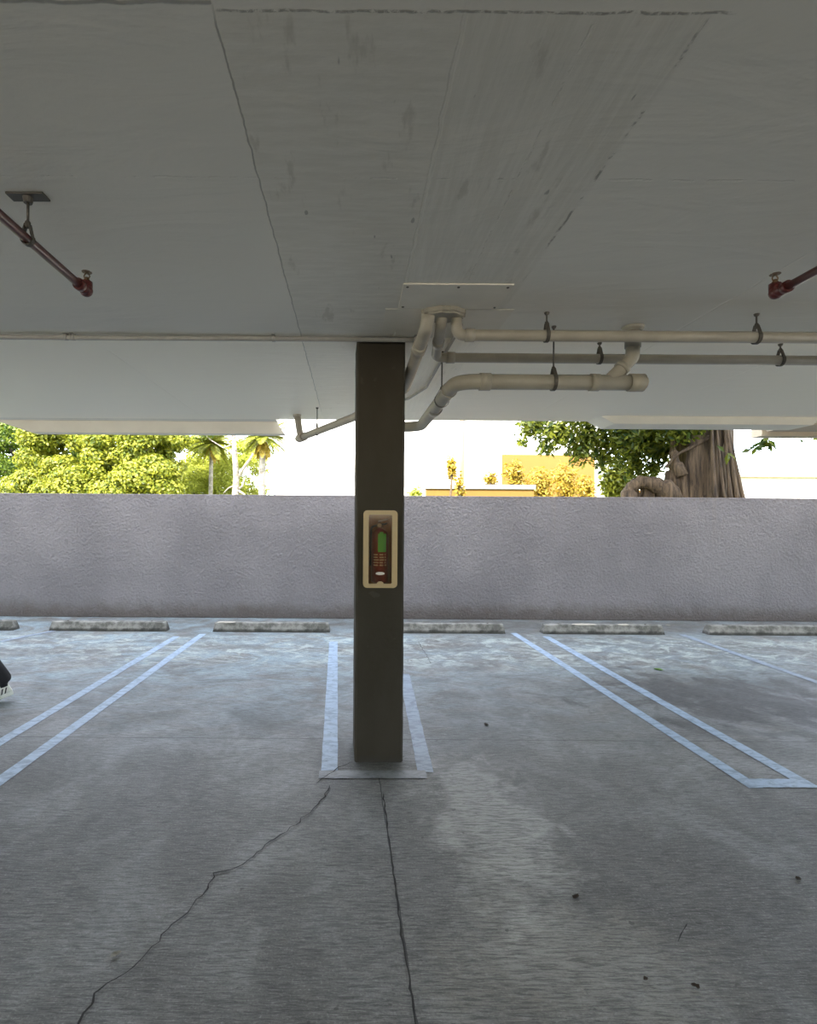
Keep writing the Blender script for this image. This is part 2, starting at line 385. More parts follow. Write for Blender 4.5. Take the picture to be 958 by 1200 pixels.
def lathe(bm, prof, c, axis='Z', seg=24):
    c = Vector(c); rings = []
    for r, h in prof:
        ring = []
        for k in range(seg):
            a = 2 * math.pi * k / seg; x, y = r * math.cos(a), r * math.sin(a)
            o = {'Z': Vector((x, y, h)), 'Y': Vector((x, h, y)), 'X': Vector((h, x, y))}[axis]
            ring.append(bm.verts.new(c + o))
        rings.append(ring)
    for A, B in zip(rings, rings[1:]):
        for k in range(seg): bm.faces.new((A[k], A[(k + 1) % seg], B[(k + 1) % seg], B[k]))
    bm.faces.new(rings[0][::-1]); bm.faces.new(rings[-1])
    bmesh.ops.recalc_face_normals(bm, faces=bm.faces[:])
    return bm
def prism(bm, poly, d0, d1, axis='Y'):             # polygon (a,b) extruded along an axis
    def P(a, b, d): return {'Y': (a, d, b), 'Z': (a, b, d), 'X': (d, a, b)}[axis]
    A = [bm.verts.new(P(a, b, d0)) for a, b in poly]; B = [bm.verts.new(P(a, b, d1)) for a, b in poly]
    n = len(poly)
    for i in range(n): bm.faces.new((A[i], A[(i + 1) % n], B[(i + 1) % n], B[i]))
    bm.faces.new(A[::-1]); bm.faces.new(B)
    bmesh.ops.recalc_face_normals(bm, faces=bm.faces[:]); return bm
def rrect(x0, x1, z0, z1, r, n=6):
    out = []
    for cx, cz, a0 in ((x1 - r, z1 - r, 0), (x0 + r, z1 - r, 90), (x0 + r, z0 + r, 180), (x1 - r, z0 + r, 270)):
        for k in range(n + 1):
            a = R(a0 + 90 * k / n); out.append((cx + r * math.cos(a), cz + r * math.sin(a)))
    return out
B = bmesh.new

# ================================================================== SETTING
def struct(name, bm, mat, **kw):
    o = link(name, bm, mat, **kw); o['kind'] = 'structure'; return o
EDGE = 6.72; REAR = -7.0
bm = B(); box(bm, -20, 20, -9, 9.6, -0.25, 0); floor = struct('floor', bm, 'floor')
bm = B(); box(bm, -20, 20, REAR, EDGE, CEIL, 3.3); struct('ceiling', bm, 'ceiling')
bm = B(); box(bm, -20, 20, 9.32, 9.54, 0, 2.174, 0.012); struct('wall_back', bm, 'wall')
bm = B(); box(bm, -20, 20, REAR, EDGE, 3.3, 5.7); struct('wall_sun_block', bm, 'white_wall')  # unseen block on the slab, added to keep sun off the far wall
bm = B(); box(bm, -20, 20, REAR - .2, REAR, 0, 1.9); struct('wall_rear_added', bm, 'white_wall')  # unseen rear parapet, added; its height limits the sun coming in
# drop beams along the slab edge
yl = 6.89
bm = B(); prism(bm, [(-4.19, 2.845), (-0.875, 2.845), (-1.0, 3.02), (-4.72, 3.02)], yl, yl + 0.16); box(bm, -20, -0.97, EDGE, yl + 0.16, CEIL, 3.3); struct('trim_1', bm, 'lip')
bm = B(); prism(bm, [(3.16, 2.905), (5.55, 2.905), (5.62, 3.0), (2.98, 3.0)], 6.36, EDGE); struct('trim_2', bm, 'lip')
bm = B(); prism(bm, [(5.72, 2.985), (6.6, 2.985), (6.6, 3.12), (5.66, 3.12)], 6.76, 7.3); box(bm, 5.66, 12, 7.3, 7.5, 2.93, 3.15); struct('trim_3', bm, 'beige')
bm = B(); box(bm, -90, 90, 9.6, 120, -0.3, -0.05); struct('ground', bm, 'ground')
bm = B(); box(bm, -90, -20, -40, 9.6, -0.3, -0.02); box(bm, 20, 90, -40, 9.6, -0.3, -0.02); box(bm, -20, 20, -40, -9, -0.3, -0.02); struct('ground_bounce', bm, 'bounce_ground')  # unseen pale ground behind and beside, added to bounce sunlight inside

# ------------------------------------------------------------------ painted bay lines and cracks (on the floor: its children)
def quadstrip(bm, pts, z):
    vs = [bm.verts.new((p.x, p.y, z)) for p in pts]; bm.faces.new(vs); return bm
LZ = [0.0025]
def pline(a, b, w, mat='line', label=None, n=24):
    a, b = fl(*a), fl(*b); d = (b - a).normalized(); s = Vector((-d.y, d.x, 0))
    bm = B(); prev = None; LZ[0] += 0.0002
    for k in range(n + 1):
        p = a.lerp(b, k / n); ww = w / 2 + random.uniform(-.003, .003)
        q = (bm.verts.new((p + s * ww).to_tuple()[:2] + (LZ[0],)), bm.verts.new((p - s * ww).to_tuple()[:2] + (LZ[0],)))
        if prev: bm.faces.new((prev[0], q[0], q[1], prev[1]))
        prev = q
    bmesh.ops.recalc_face_normals(bm, faces=bm.faces[:])
    for f in bm.faces:
        if f.normal.z < 0: f.normal_flip()
    o = link('parking_line', bm, mat, floor)
    if label: o['label'] = label
    return o
pline((-60, 906), (207, 746), 0.10, label='outer pale blue line of the left pair')
pline((-40, 944), (238, 743), 0.10, label='inner pale blue line of the left pair')
pline((386, 911), (391, 752), 0.115, label='pale blue line just left of the column')
pline((499, 905), (474, 790), 0.11, 'line_faint', label='worn line just right of the column')
pline((887, 924), (602, 742), 0.10, label='inner pale blue line of the right pair')
pline((952, 923), (640, 746), 0.105, label='outer pale blue line of the right pair')
pline((869, 918), (952, 918.5), 0.115, label='short cross line closing the right pair')
pline((1010, 818), (800, 744), 0.10, 'line_faint', label='faded line in the far right bay')
pline((0, 752), (95, 733), 0.09, 'line_faint', label='faded line beside the far left wheel stop')
pline((374, 908), (500, 908), 0.11, 'grey_film', label='faint grey painted-out strip in front of the column')
def crack(pts, w, label=None, jag=0.010):
    P = [fl(*p) for p in pts]; fine = []
    for a, b in zip(P, P[1:]):
        n = max(2, int((b - a).length / 0.035))
        for k in range(n): fine.append(a.lerp(b, k / n) + Vector((random.uniform(-jag, jag), random.uniform(-jag, jag), 0)))
    fine.append(P[-1]); bm = B(); prev = None
    for i, p in enumerate(fine):
        t = (fine[min(i + 1, len(fine) - 1)] - fine[max(i - 1, 0)]).normalized(); s = Vector((-t.y, t.x, 0))
        ww = w * random.uniform(0.35, 1.25) * (0.3 if i in (0, len(fine) - 1) else 1)
        q = (bm.verts.new((p.x + s.x * ww, p.y + s.y * ww, 0.0055)), bm.verts.new((p.x - s.x * ww, p.y - s.y * ww, 0.0055)))
        if prev: bm.faces.new((prev[0], prev[1], q[1], q[0]))
        prev = q
    o = link('crack', bm, 'crack', floor)
    if label: o['label'] = label
crack([(412, 893), (402, 898), (386, 908), (371, 919)], 0.0035, 'short crack at the foot of the column')
crack([(386, 921), (380, 935), (370, 946), (350, 964), (335, 975), (318, 987), (297, 1004), (275, 1018), (252, 1024), (246, 1036), (232, 1056), (218, 1071), (200, 1083), (190, 1097), (180, 1111), (160, 1132), (148, 1143), (128, 1153), (113, 1167), (106, 1182), (93, 1200), (80, 1216)], 0.0042, 'long jagged crack running to the lower left')
crack([(449, 930), (455, 975), (462, 1030), (472, 1105), (480, 1150), (490, 1215)], 0.0040, 'dark joint crack running from the column toward the viewer', 0.004)
crack([(807, 1083), (800, 1092), (795, 1105)], 0.0022)
crack([(490, 752), (500, 768), (505, 778)], 0.004)

# ------------------------------------------------------------------ column
cx0, cx1, cy0, cy1 = 0.028, 0.372, 3.75, 4.10
c0 = Vector(((cx0 + cx1) / 2, (cy0 + cy1) / 2, 0))
bm = B(); hw = (cx1 - cx0) / 2; hd = (cy1 - cy0) / 2; ch = 0.015
poly = [(-hw + ch, -hd), (hw - ch, -hd), (hw, -hd + ch), (hw, hd - ch), (hw - ch, hd), (-hw + ch, hd), (-hw, hd - ch), (-hw, -hd + ch)]
prism(bm, poly, 0, CEIL, 'Z')
bmesh.ops.subdivide_edges(bm, edges=[e for e in bm.edges if abs(e.verts[0].co.z - e.verts[1].co.z) > 1], cuts=40)
for v in bm.verts:
    if 0.0 < v.co.z < CEIL: v.co += Vector((random.uniform(-.0012, .0012), random.uniform(-.0012, .0012), 0))
col = link('concrete_column', bm, 'column', loc=c0)
col.rotation_euler = (0, 0, R(1.6))
tag(col, 'square brown-painted concrete column standing in the middle of the garage floor', 'column')

# ------------------------------------------------------------------ wheel stops
def wheel_stop(px0, px1, label, yb=740.0, chipped=False):
    a = fl(px0, yb); b = fl(px1, yb); L = 1.83
    mid = (a + b) / 2; mid.y = 8.22; L = (b - a).length
    bm = B(); n = 30; prof = [(-0.095, 0), (-0.090, 0.05), (-0.060, 0.13), (-0.048, 0.142), (0.048, 0.142), (0.060, 0.13), (0.090, 0.05), (0.095, 0)]
    rings = []
    for k in range(n + 1):
        x = -L / 2 + L * k / n; e = min(1.0, min(k, n - k) / 1.0); s = 0.86 + 0.14 * e
        rings.append([bm.verts.new((x + (0.03 if k == 0 else -0.03 if k == n else 0) * z / 0.142, y * s + random.uniform(-.003, .003), z * (0.97 + 0.03 * e) + (random.uniform(-.004, .002) if z > .1 else 0))) for y, z in prof])
    for A, C in zip(rings, rings[1:]):
        for k in range(len(prof)): bm.faces.new((A[k], A[(k + 1) % len(prof)], C[(k + 1) % len(prof)], C[k]))
    bm.faces.new(rings[0]); bm.faces.new(rings[-1][::-1]); bmesh.ops.recalc_face_normals(bm, faces=bm.faces[:])
    root = empty('wheel_stop', (mid.x, mid.y, 0), label, 'wheel stop', 'concrete wheel stops along the perimeter wall')
    link('body', bm, 'stop', root)
    for s in (-1, 1):
        q = B(); lathe(q, [(0.016, 0.138), (0.016, 0.145), (0.008, 0.150)], (s * L * 0.36, 0, 0), seg=12); link('anchor_pin', q, 'hanger', root)
    if chipped:
        for dx, ln in chipped:
            q = B(); bmesh.ops.create_uvsphere(q, u_segments=14, v_segments=8, radius=1.0)
            for v in q.verts: v.co = Vector((v.co.x * ln / 2 + dx, v.co.y * 0.045 - 0.025, v.co.z * 0.012 + 0.1395)) + Vector((random.uniform(-.004, .004),) * 3)
            link('pale_patch', q, 'ext_white', root, True)['label'] = 'chipped whitish patch'
wheel_stop(-125, 12, 'grey concrete wheel stop cut off by the left frame edge')
wheel_stop(55, 195, 'full concrete wheel stop nearest the left edge, beside the left line pair')
wheel_stop(250, 387, 'concrete wheel stop with one pale chip, left of the column', chipped=[(-0.70, 0.30)])
wheel_stop(452, 589, 'concrete wheel stop partly hidden by the column')
wheel_stop(632, 769, 'concrete wheel stop with two pale chipped patches, right of the line pair', chipped=[(-0.28, 0.42), (0.32, 0.20)])
wheel_stop(818, 958, 'concrete wheel stop at the far right end of the row')

# ------------------------------------------------------------------ fire extinguisher in its cabinet on the column
yf, yb_ = 3.585, 3.75
c = at(446, 643.5, yf); w2, h2 = 0.116, 0.263
root = empty('extinguisher_cabinet', (c.x, yb_, c.z), 'cream plastic fire extinguisher cabinet with clear front, mounted on the column', 'extinguisher cabinet')
o3 = (c.x, yb_, c.z)
def ringprism(bm, outer, inner, d0, d1):
    n = len(outer)
    V = [[bm.verts.new((a, d, b)) for a, b in poly] for poly in (outer, inner) for d in (d0, d1)]
    for i in range(n):
        j = (i + 1) % n
        bm.faces.new((V[0][i], V[0][j], V[1][j], V[1][i])); bm.faces.new((V[2][i], V[3][i], V[3][j], V[2][j]))
        bm.faces.new((V[0][i], V[2][i], V[2][j], V[0][j])); bm.faces.new((V[1][i], V[1][j], V[3][j], V[3][i]))
    bmesh.ops.recalc_face_normals(bm, faces=bm.faces[:]); return bm
D = yb_ - yf
bm = B(); ringprism(bm, rrect(-w2 + .006, w2 - .006, -h2 + .006, h2 - .006, .024), rrect(-w2 + .014, w2 - .014, -h2 + .014, h2 - .014, .018), -D + .012, -0.004)
link('housing', bm, 'cream', root)
bm = B(); prism(bm, rrect(-w2 + .006, w2 - .006, -h2 + .006, h2 - .006, .024), -0.006, -0.001); link('back_panel', bm, 'cabin', root)
bm = B(); ringprism(bm, rrect(-w2, w2, -h2, h2, .028), rrect(-.079, .079, -.236, .232, .008), -D, -D + .016)
link('front_frame', bm, 'cream', root)
bm = B(); box(bm, -.081, .081, -D + .006, -D + .009, -.238, .234); link('clear_pane', bm, 'acrylic', root)
bm = B(); prism(bm, [(-.026, -.238), (.026, -.238), (.020, -.226), (.010, -.219), (-.010, -.219), (-.020, -.226)], -D - .006, -D + .008); lathe(bm, [(.008, -D - .010), (.008, -D)], (0, 0, -.229), 'Y', 14); link('latch', bm, 'cream', root)
bm = B(); lathe(bm, [(.5, -D + .0045), (.5, -D + .006)], (0, 0, 0), 'Y', 24)
for v in bm.verts: v.co.x *= .062; v.co.z = v.co.z * .020 - .166
link('oval_sticker', bm, 'ext_white', root)['label'] = 'small white oval sticker'
# the extinguisher
er = empty('fire_extinguisher', (c.x, yb_ - .082, c.z - .236), 'dark red fire extinguisher with green tag, inside the cabinet', 'fire extinguisher')
bm = B(); lathe(bm, [(.050, .002), (.060, .010), (.060, .325), (.055, .348), (.038, .366), (.020, .374), (.018, .384)], (0, 0, 0)); link('cylinder', bm, 'ext_red', er, True)
bm = B(); lathe(bm, [(.018, .380), (.022, .384), (.022, .410), (.012, .414), (.010, .425)], (0, 0, 0), seg=16); link('valve', bm, 'brass', er)
bm = B(); tube(bm, fillet([(-.012, -.01, .425), (.02, -.012, .432), (.055, -.012, .440)], .01), .006, 8); link('lever', bm, 'steel', er)
bm = B(); tube(bm, fillet([(-.012, -.01, .408), (.03, -.012, .404), (.050, -.012, .412)], .01), .006, 8); link('carry_handle', bm, 'black', er)
bm = B(); lathe(bm, [(.013, -.030), (.014, -.020)], (-.004, 0, .396), 'Y', 16); link('pressure_gauge', bm, 'ext_white', er)
bm = B(); tube(bm, fillet([(-.018, 0, .398), (-.060, -.01, .385), (-.066, -.012, .20), (-.066, -.012, .12)], .03), .0075, 10); link('hose', bm, 'black', er, True)
def wrap(bm, a0, a1, z0, z1, r=.0612):
    n = 12; prev = None
    for k in range(n + 1):
        a = R(a0 + (a1 - a0) * k / n); q = [bm.verts.new((r * math.sin(a), -r * math.cos(a), z)) for z in (z0, z1)]
        if prev: bm.faces.new((prev[0], q[0], q[1], prev[1]))
        prev = q
    return bm
bm = B(); wrap(bm, -14, 42, .215, .340, .0618); wrap(bm, -4, 20, .335, .352, .0612); link('inspection_tag', bm, 'ext_green', er)['label'] = 'bright green inspection tag'
bm = B()
for zi in range(5):
    for s, e_ in ((-46, -8), (-4, 26), (31, 46)):
        wrap(bm, s, e_ - random.uniform(0, 8), .120 + zi * .018, .129 + zi * .018, .0614)
link('printed_label', bm, 'ext_white', er)['label'] = 'rows of pale illegible print'

# ------------------------------------------------------------------ conduit across the ceiling
bm = B(); zc = CEIL - 0.022
yc = 3.70
pa, pb = Vector((-4.6, yc - .02, zc)), Vector((0.50, yc, zc))
tube(bm, [pa, Vector((-2, yc - .01, zc - .003)), Vector((-0.8, yc, zc + .002)), pb], 0.017, 14)
cr = empty('ceiling_conduit', (-2, yc, CEIL), 'thin grey conduit running across the ceiling to the column top', 'conduit')
loc_(bm, cr.location); link('tube', bm, 'conduit', cr)
for x in (-3.9, -2.0, -1.95, -0.55, 0.44):
    q = B(); tube(q, [(x - .012, yc - .008, zc), (x + .012, yc - .008, zc)], 0.0215, 14); box(q, x - .012, x + .012, yc - .045, yc + .035, zc + .017, CEIL, .001)
    loc_(q, cr.location); link('clamp', q, 'conduit', cr)
bm = B(); p1 = ce(528, 394); p2 = ce(501, 449); p3 = ce(476, 466.5)
zz = CEIL - 0.020
tube(bm, fillet([Vector((.70, 3.42, zz)), Vector((.70, 5.0, zz)), Vector((.585, 5.45, zz)), Vector((.28, 5.85, zz))], .15), 0.013, 12)
o = link('cable_conduit', bm, 'conduit'); tag(o, 'thin grey conduit bending left across the ceiling behind the column', 'conduit')

# ------------------------------------------------------------------ white drain and supply pipes
def coupling(bm, a, b, r): tube(bm, [a, b], r, 20)
hub = ce(516, 361)
hc = Vector((0.555, 3.24, CEIL))
r1 = 0.034
# ceiling flange: a thing holding the three pipes
bm = B(); prism(bm, [(math.cos(R(k * 10)) * (.135 + .006 * math.sin(k * 2.1)), math.sin(R(k * 10)) * (.095 + .006 * math.cos(k * 1.7))) for k in range(36)], -0.045, 0, 'Z')
bmesh.ops.bevel(bm, geom=[e for e in bm.edges if all(abs(v.co.z + .045) < 1e-4 for v in e.verts)], offset=.012, segments=3, affect='EDGES')
o = link('pipe_collar', bm, 'pipe_dark', loc=hc); tag(o, 'rough cream collar on the ceiling where three pipes come through', 'pipe collar')
# upper pipe
za = 2.857
root = empty('drain_pipe', (hc.x + .09, 3.26, CEIL), 'upper cream pipe nearest the viewer, from the ceiling collar to the right', 'pipe', 'cream pipes under the ceiling')
A0 = Vector((hc.x + .085, 3.26, CEIL - .03)); A1 = Vector((hc.x + .085, 3.26, za)); A2 = Vector((6.5, 3.26, za - .005))
bm = B(); tube(bm, fillet([A0, A1, A2], .055, 10), r1, 20); loc_(bm, root.location); link('pipe', bm, 'pipe', root)
bm = B(); coupling(bm, (A1.x + .055, 3.26, za), (A1.x + .11, 3.26, za), r1 + .006); loc_(bm, root.location); link('coupling', bm, 'pipe', root)
bm = B(); coupling(bm, (3.9, 3.26, za - .003), (3.99, 3.26, za - .003), r1 + .005); loc_(bm, root.location); link('coupling', bm, 'pipe', root)
# second pipe
zb = 2.887
root = empty('drain_pipe', (hc.x, 3.3, CEIL), 'middle cream pipe running right, farther back than the upper one', 'pipe', 'cream pipes under the ceiling')
Bp = at(511, 418.5, 3.8)
P0 = Vector((hc.x - .005, 3.26, CEIL - .03)); P1 = Vector((hc.x - .005, 3.28, 2.93)); P2 = Vector((Bp.x, 3.8, zb)); P3 = Vector((7.2, 3.8, zb - .01))
path = fillet([P0, P1, P2, P3], .07, 8)
bm = B(); tube(bm, path, r1, 20); loc_(bm, root.location); link('pipe', bm, 'pipe', root)
d = (P2 - P1).normalized(); bm = B(); coupling(bm, P1.lerp(P2, .45), P1.lerp(P2, .58), r1 + .006); loc_(bm, root.location); link('coupling', bm, 'pipe', root)
bm = B(); coupling(bm, (P2.x + .075, 3.8, zb), (P2.x + .135, 3.8, zb), r1 + .006); loc_(bm, root.location); link('coupling', bm, 'pipe', root)
# big pipe with the wye branch
r3 = 0.050; zd = 2.632; yd = 3.49
E0 = at(755, 448.5, yd); E0.z = zd
E1 = Vector((0.685, yd, zd)); E2 = Vector((0.665, 5.12, zd)); E3 = Vector((0.22, 5.22, zd))
root = empty('drain_pipe', (1.6, yd, CEIL), 'large cream drain pipe with a branch up to the ceiling at its right end', 'pipe', 'cream pipes under the ceiling')
bm = B(); tube(bm, fillet([E0, E1, E2, E3], .14, 10), r3, 24); loc_(bm, root.location); link('pipe', bm, 'pipe_dark', root)
for xa, xb, rr in ((E0.x - .005, E0.x - .10, r3 + .008), (E0.x - .005, E0.x + .012, r3 - .012), (at(702, 448, yd).x, at(697, 448, yd).x - .03, r3 + .006), (E1.x + .155, E1.x + .225, r3 + .007)):
    bm = B(); coupling(bm, (xa, yd, zd), (xb, yd, zd), rr); loc_(bm, root.location); link('coupling' if rr > r3 else 'end_plug', bm, 'pipe_dark', root)
for ya, yb2 in ((3.70, 3.72), (4.3, 4.40),):
    bm = B(); coupling(bm, (E1.x - .003, ya, zd), (E1.x - .004, yb2, zd), r3 + .006); loc_(bm, root.location); link('coupling', bm, 'pipe_dark', root)
J0 = at(712, 446, yd); J0.z = zd; Jm = at(738, 418, yd); Jt = Vector((at(742, 400, yd).x, yd, CEIL - .005))
Jm.x = Jt.x - .005; Jm = Vector((Jt.x, yd, zd + (Jt.x - J0.x) * 1.0))
bm = B(); tube(bm, fillet([J0, Jm, Jt], .08, 8), .043, 20); loc_(bm, root.location); link('branch', bm, 'pipe_dark', root)
q0 = J0.lerp(Jm, .52); q1 = J0.lerp(Jm, .66); bm = B(); coupling(bm, q0, q1, .050); loc_(bm, root.location); link('coupling', bm, 'pipe_dark', root)
bm = B(); coupling(bm, Vector((Jt.x, yd, Jm.z + .065)), Vector((Jt.x, yd, Jm.z + .125)), .050); loc_(bm, root.location); link('coupling', bm, 'pipe_dark', root)
bm = B(); lathe(bm, [(.052, -.028), (.066, -.016), (.070, 0)], Jt + Vector((0, 0, .004)), seg=24); loc_(bm, root.location); link('escutcheon', bm, 'pipe_dark', root)
# long pipe that slopes back-left behind the column
root = empty('drain_pipe', (hc.x, 3.2, CEIL), 'cream pipe dropping from the collar and running back left behind the column', 'pipe', 'cream pipes under the ceiling')
Lr = .047
L0 = Vector((hc.x - .095, 3.22, CEIL - .03)); L1 = Vector((hc.x - .10, 3.25, 2.90)); L2 = at(478, 446, 4.05); L3 = at(415, 489, 5.3); L4 = at(350, 514, 6.45)
L2 = Vector((0.428, 4.02, 2.80)); L25 = Vector((0.425, 4.30, 2.79))
bm = B(); tube(bm, fillet([L0, L1, L2, L25, L3, L4], .10, 8), [.040] * 0 or .041, 20); loc_(bm, root.location); link('pipe', bm, 'pipe', root)
bm = B(); coupling(bm, L1.lerp(L2, .30), L1.lerp(L2, .42), .048); loc_(bm, root.location); link('coupling', bm, 'pipe', root)
dd = (L4 - L3).normalized()
bm = B(); coupling(bm, L4 - dd * .16, L4 - dd * .02, .052); coupling(bm, L4 - dd * .02, L4 + dd * .02, .040); loc_(bm, root.location); link('end_cap', bm, 'pipe', root)
T0 = L4 - dd * .07; T1 = Vector((T0.x - .02, T0.y, T0.z + .10)); T2 = Vector((T0.x - .05, T0.y + .02, CEIL))
bm = B(); tube(bm, fillet([T0, T1, T2], .04), .040, 18); loc_(bm, root.location); link('branch', bm, 'pipe', root)
bm = B(); lathe(bm, [(.046, -.03), (.052, 0)], T2, seg=20); loc_(bm, root.location); link('escutcheon', bm, 'pipe', root)

# hangers: threaded rod and a clevis loop round the pipe
def hanger(x, y, ztop, zpipe, r, label, mat='hanger', axis='X', plate=False):
    root = empty('pipe_hanger', (x, y, ztop), label, 'pipe hanger', 'steel pipe hangers')
    z1 = zpipe + r + .038
    bm = B(); tube(bm, [(0, 0, 0), (0, 0, z1 - ztop + .006)], .0055, 8); link('rod', bm, mat, root)
    bm = B(); n = 14; prev = None; hwid = .011
    pr = [(-.008, z1 + .012 - ztop), (-r * .55, z1 - .022 - ztop)]
    loop = [(0.0, z1 + .004)]
    ang0 = 48
    pts = [(.006, z1 + .004)] + [((r + .003) * math.sin(R(a)), zpipe + (r + .003) * math.cos(R(a))) for a in [ang0 + k * (360 - 2 * ang0) / n for k in range(n + 1)]] + [(-.006, z1 + .004)]
    def P(u, z, o_): return (o_, u, z - ztop) if axis == 'X' else (u, o_, z - ztop)
    th = .004
    for i in range(len(pts)):
        u, z = pts[i]; a = pts[max(i - 1, 0)]; b = pts[min(i + 1, len(pts) - 1)]
        t = Vector((b[0] - a[0], b[1] - a[1])).normalized(); nn = Vector((-t.y, t.x)) * th
        q = [bm.verts.new(P(u, z, -hwid)), bm.verts.new(P(u, z, hwid)), bm.verts.new(P(u + nn.x, z + nn.y, hwid)), bm.verts.new(P(u + nn.x, z + nn.y, -hwid))]
        if prev:
            for k in range(4): bm.faces.new((prev[k], prev[(k + 1) % 4], q[(k + 1) % 4], q[k]))
        prev = q
    bmesh.ops.recalc_face_normals(bm, faces=bm.faces[:]); link('clevis', bm, mat, root)
    bm = B(); lathe(bm, [(.010, -.010), (.012, 0), (.012, .010), (.008, .016)], (0, 0, z1 - ztop), seg=6); link('nut', bm, mat, root)
    bm = B()
    if plate: box(bm, -.075, .075, -.028, .028, -.008, 0, .002); lathe(bm, [(.016, -.03), (.02, -.008)], (0, 0, 0), seg=12)
    else: lathe(bm, [(.011, -.014), (.016, -.003), (.016, 0)], (0, 0, 0), seg=14)
    link('ceiling_anchor', bm, mat, root)
hanger(at(641, 390, 3.26).x, 3.26, CEIL, za, r1, 'steel hanger on the upper cream pipe, above the big drain pipe')
hanger(at(887, 390, 3.26).x, 3.26, CEIL, za - .003, r1, 'steel hanger on the upper cream pipe, near the right frame edge')
hanger(at(703, 418, 3.8).x, 3.8, CEIL, zb, r1, 'steel hanger on the middle pipe, left of the branch pipe')
hanger(at(915, 418, 3.8).x, 3.8, CEIL, zb - .006, r1, 'steel hanger on the middle pipe, near the right frame edge')
hanger(at(649, 440, yd).x, yd, CEIL, zd, r3, 'long steel hanger carrying the big drain pipe')
hanger(E1.x - .004, 4.02, CEIL, zd, r3, 'thin hanger beside the column on the receding part of the drain pipe', axis='Y')
hp = L3.lerp(L4, .62); hanger(hp.x, hp.y, CEIL, hp.z, .041, 'small hanger on the pipe end left of the column')

# ceiling access plates around the collar
root = empty('access_plate', (0.5, 3.0, CEIL), 'bolted rectangular access plate on the ceiling in front of the pipe collar', 'access plate', 'ceiling plates')
q = [ce(471, 331), (ce(597, 333)), ce(588, 362), ce(460, 361)]
poly = [(0.275, 2.87), (0.875, 2.87), (0.875, 3.20), (0.275, 3.20)]
bm = B(); prism(bm, poly, CEIL - .008, CEIL, 'Z'); loc_(bm, root.location); link('plate', bm, 'plate', root)
for x, y in ((.30, 2.90), (.58, 2.90), (.85, 2.90), (.85, 3.17), (.30, 3.17)):
    bm = B(); lathe(bm, [(.006, -.012), (.009, -.007)], (x, y, CEIL), seg=10); loc_(bm, root.location); link('bolt', bm, 'hanger', root)
bm = B(); prism(bm, [(0.20, 3.215), (0.98, 3.215), (0.98, 3.60), (0.20, 3.60)], CEIL - .004, CEIL, 'Z'); o = link('access_plate', bm, 'plate'); tag(o, 'flat ceiling plate behind the bolted one, around the pipe collar', 'access plate', 'ceiling plates')

# ------------------------------------------------------------------ red sprinkler pipes
def sprinkler(X, yend, ystart, label, zr=2.825, yhang=None, hl=None):
    root = empty('sprinkler_pipe', (X, yend, zr), label, 'sprinkler pipe', 'red sprinkler pipes')
    bm = B(); tube(bm, [(0, 0, 0), (0, ystart - yend, 0)], .0185, 18); link('pipe', bm, 'red', root)
    bm = B(); tube(bm, fillet([(0, -.05, 0), (0, .008, 0), (0, .008, .045)], .022), .0265, 18); bmesh.ops.create_uvsphere(bm, u_segments=16, v_segments=10, radius=.031, matrix=Matrix.Translation((0, .002, 0))); link('elbow', bm, 'red', root, True)
    bm = B(); tube(bm, [(0, -.075, 0), (0, -.045, 0)], .028, 18); link('elbow_collar', bm, 'red', root)
    h = B(); lathe(h, [(.014, .040), (.014, .055), (.010, .058), (.009, .066)], (0, .008, 0), seg=12)
    hd_ = link('sprinkler_head', h, 'brass', root)
    h = B()
    for s in (-1, 1): tube(h, fillet([(s * .009, .008, .060), (s * .015, .008, .072), (s * .004, .008, .090)], .01), .0028, 8)
    link('frame_arm', h, 'brass', hd_)
    h = B(); lathe(h, [(.004, .086), (.012, .090), (.024, .091), (.024, .093), (.006, .096)], (0, .008, 0), seg=24)
    for i, v in enumerate(h.verts):
        if v.co.xy.length > .02 and i % 2: v.co.x *= .86; v.co.z -= .001
    link('deflector', h, 'brass', hd_)
    if yhang: hanger(X, yhang, CEIL, zr, .0185, hl, 'hanger', 'Y', True)
a = at(99, 341, 2.60)
sprinkler(-1.305, 2.585, -2.5, 'red sprinkler pipe ending below the ceiling at the left', yhang=2.12, hl='dark steel hanger with ceiling plate on the left red sprinkler pipe')
sprinkler(2.05, 2.56, -2.5, 'red sprinkler pipe entering from the right frame edge', yhang=1.2, hl='hanger on the right red sprinkler pipe, beyond the frame')

# ------------------------------------------------------------------ litter
def litter(px, py, size, mat, label, cat='leaf', name='fallen_leaf'):
    p = fl(px, py); bm = B(); n = 10; ang = random.uniform(0, 6.28); c_ = bm.verts.new((0, 0, .004)); ring = []
    for k in range(n):
        a_ = 2 * math.pi * k / n; rr = size * (0.5 + 0.5 * abs(math.cos(a_))) * random.uniform(.85, 1.1)
        ring.append(bm.verts.new((math.cos(a_ + ang) * rr, math.sin(a_ + ang) * rr, .001 + random.uniform(0, .008))))
    for k in range(n): bm.faces.new((c_, ring[k], ring[(k + 1) % n]))
    r_ = bmesh.ops.solidify(bm, geom=bm.faces[:], thickness=.0015)
    o = link(name, bm, mat, loc=(p.x, p.y, .0035)); tag(o, label, cat, 'litter on the floor')
litter(772, 785, .06, 'leaf_green', 'small green leaf lying in the right parking bay')
litter(136, 1120, .020, 'leaf_tan', 'tan leaf beside the long crack at the lower left')
litter(675, 1052, .018, 'leaf_dry', 'dark brown leaf in the middle of the right foreground')
litter(757, 1149, .012, 'leaf_dry', 'tiny dark leaf bit near the bottom edge, left of its neighbour')
litter(816, 1158, .015, 'leaf_dry', 'dark leaf bit near the bottom edge at the right')
litter(936, 1031, .018, 'leaf_dry', 'dark leaf near the right frame edge below the line corner')
litter(570, 850, .028, 'leaf_dry', 'dark leaf on the pale worn floor right of the column')
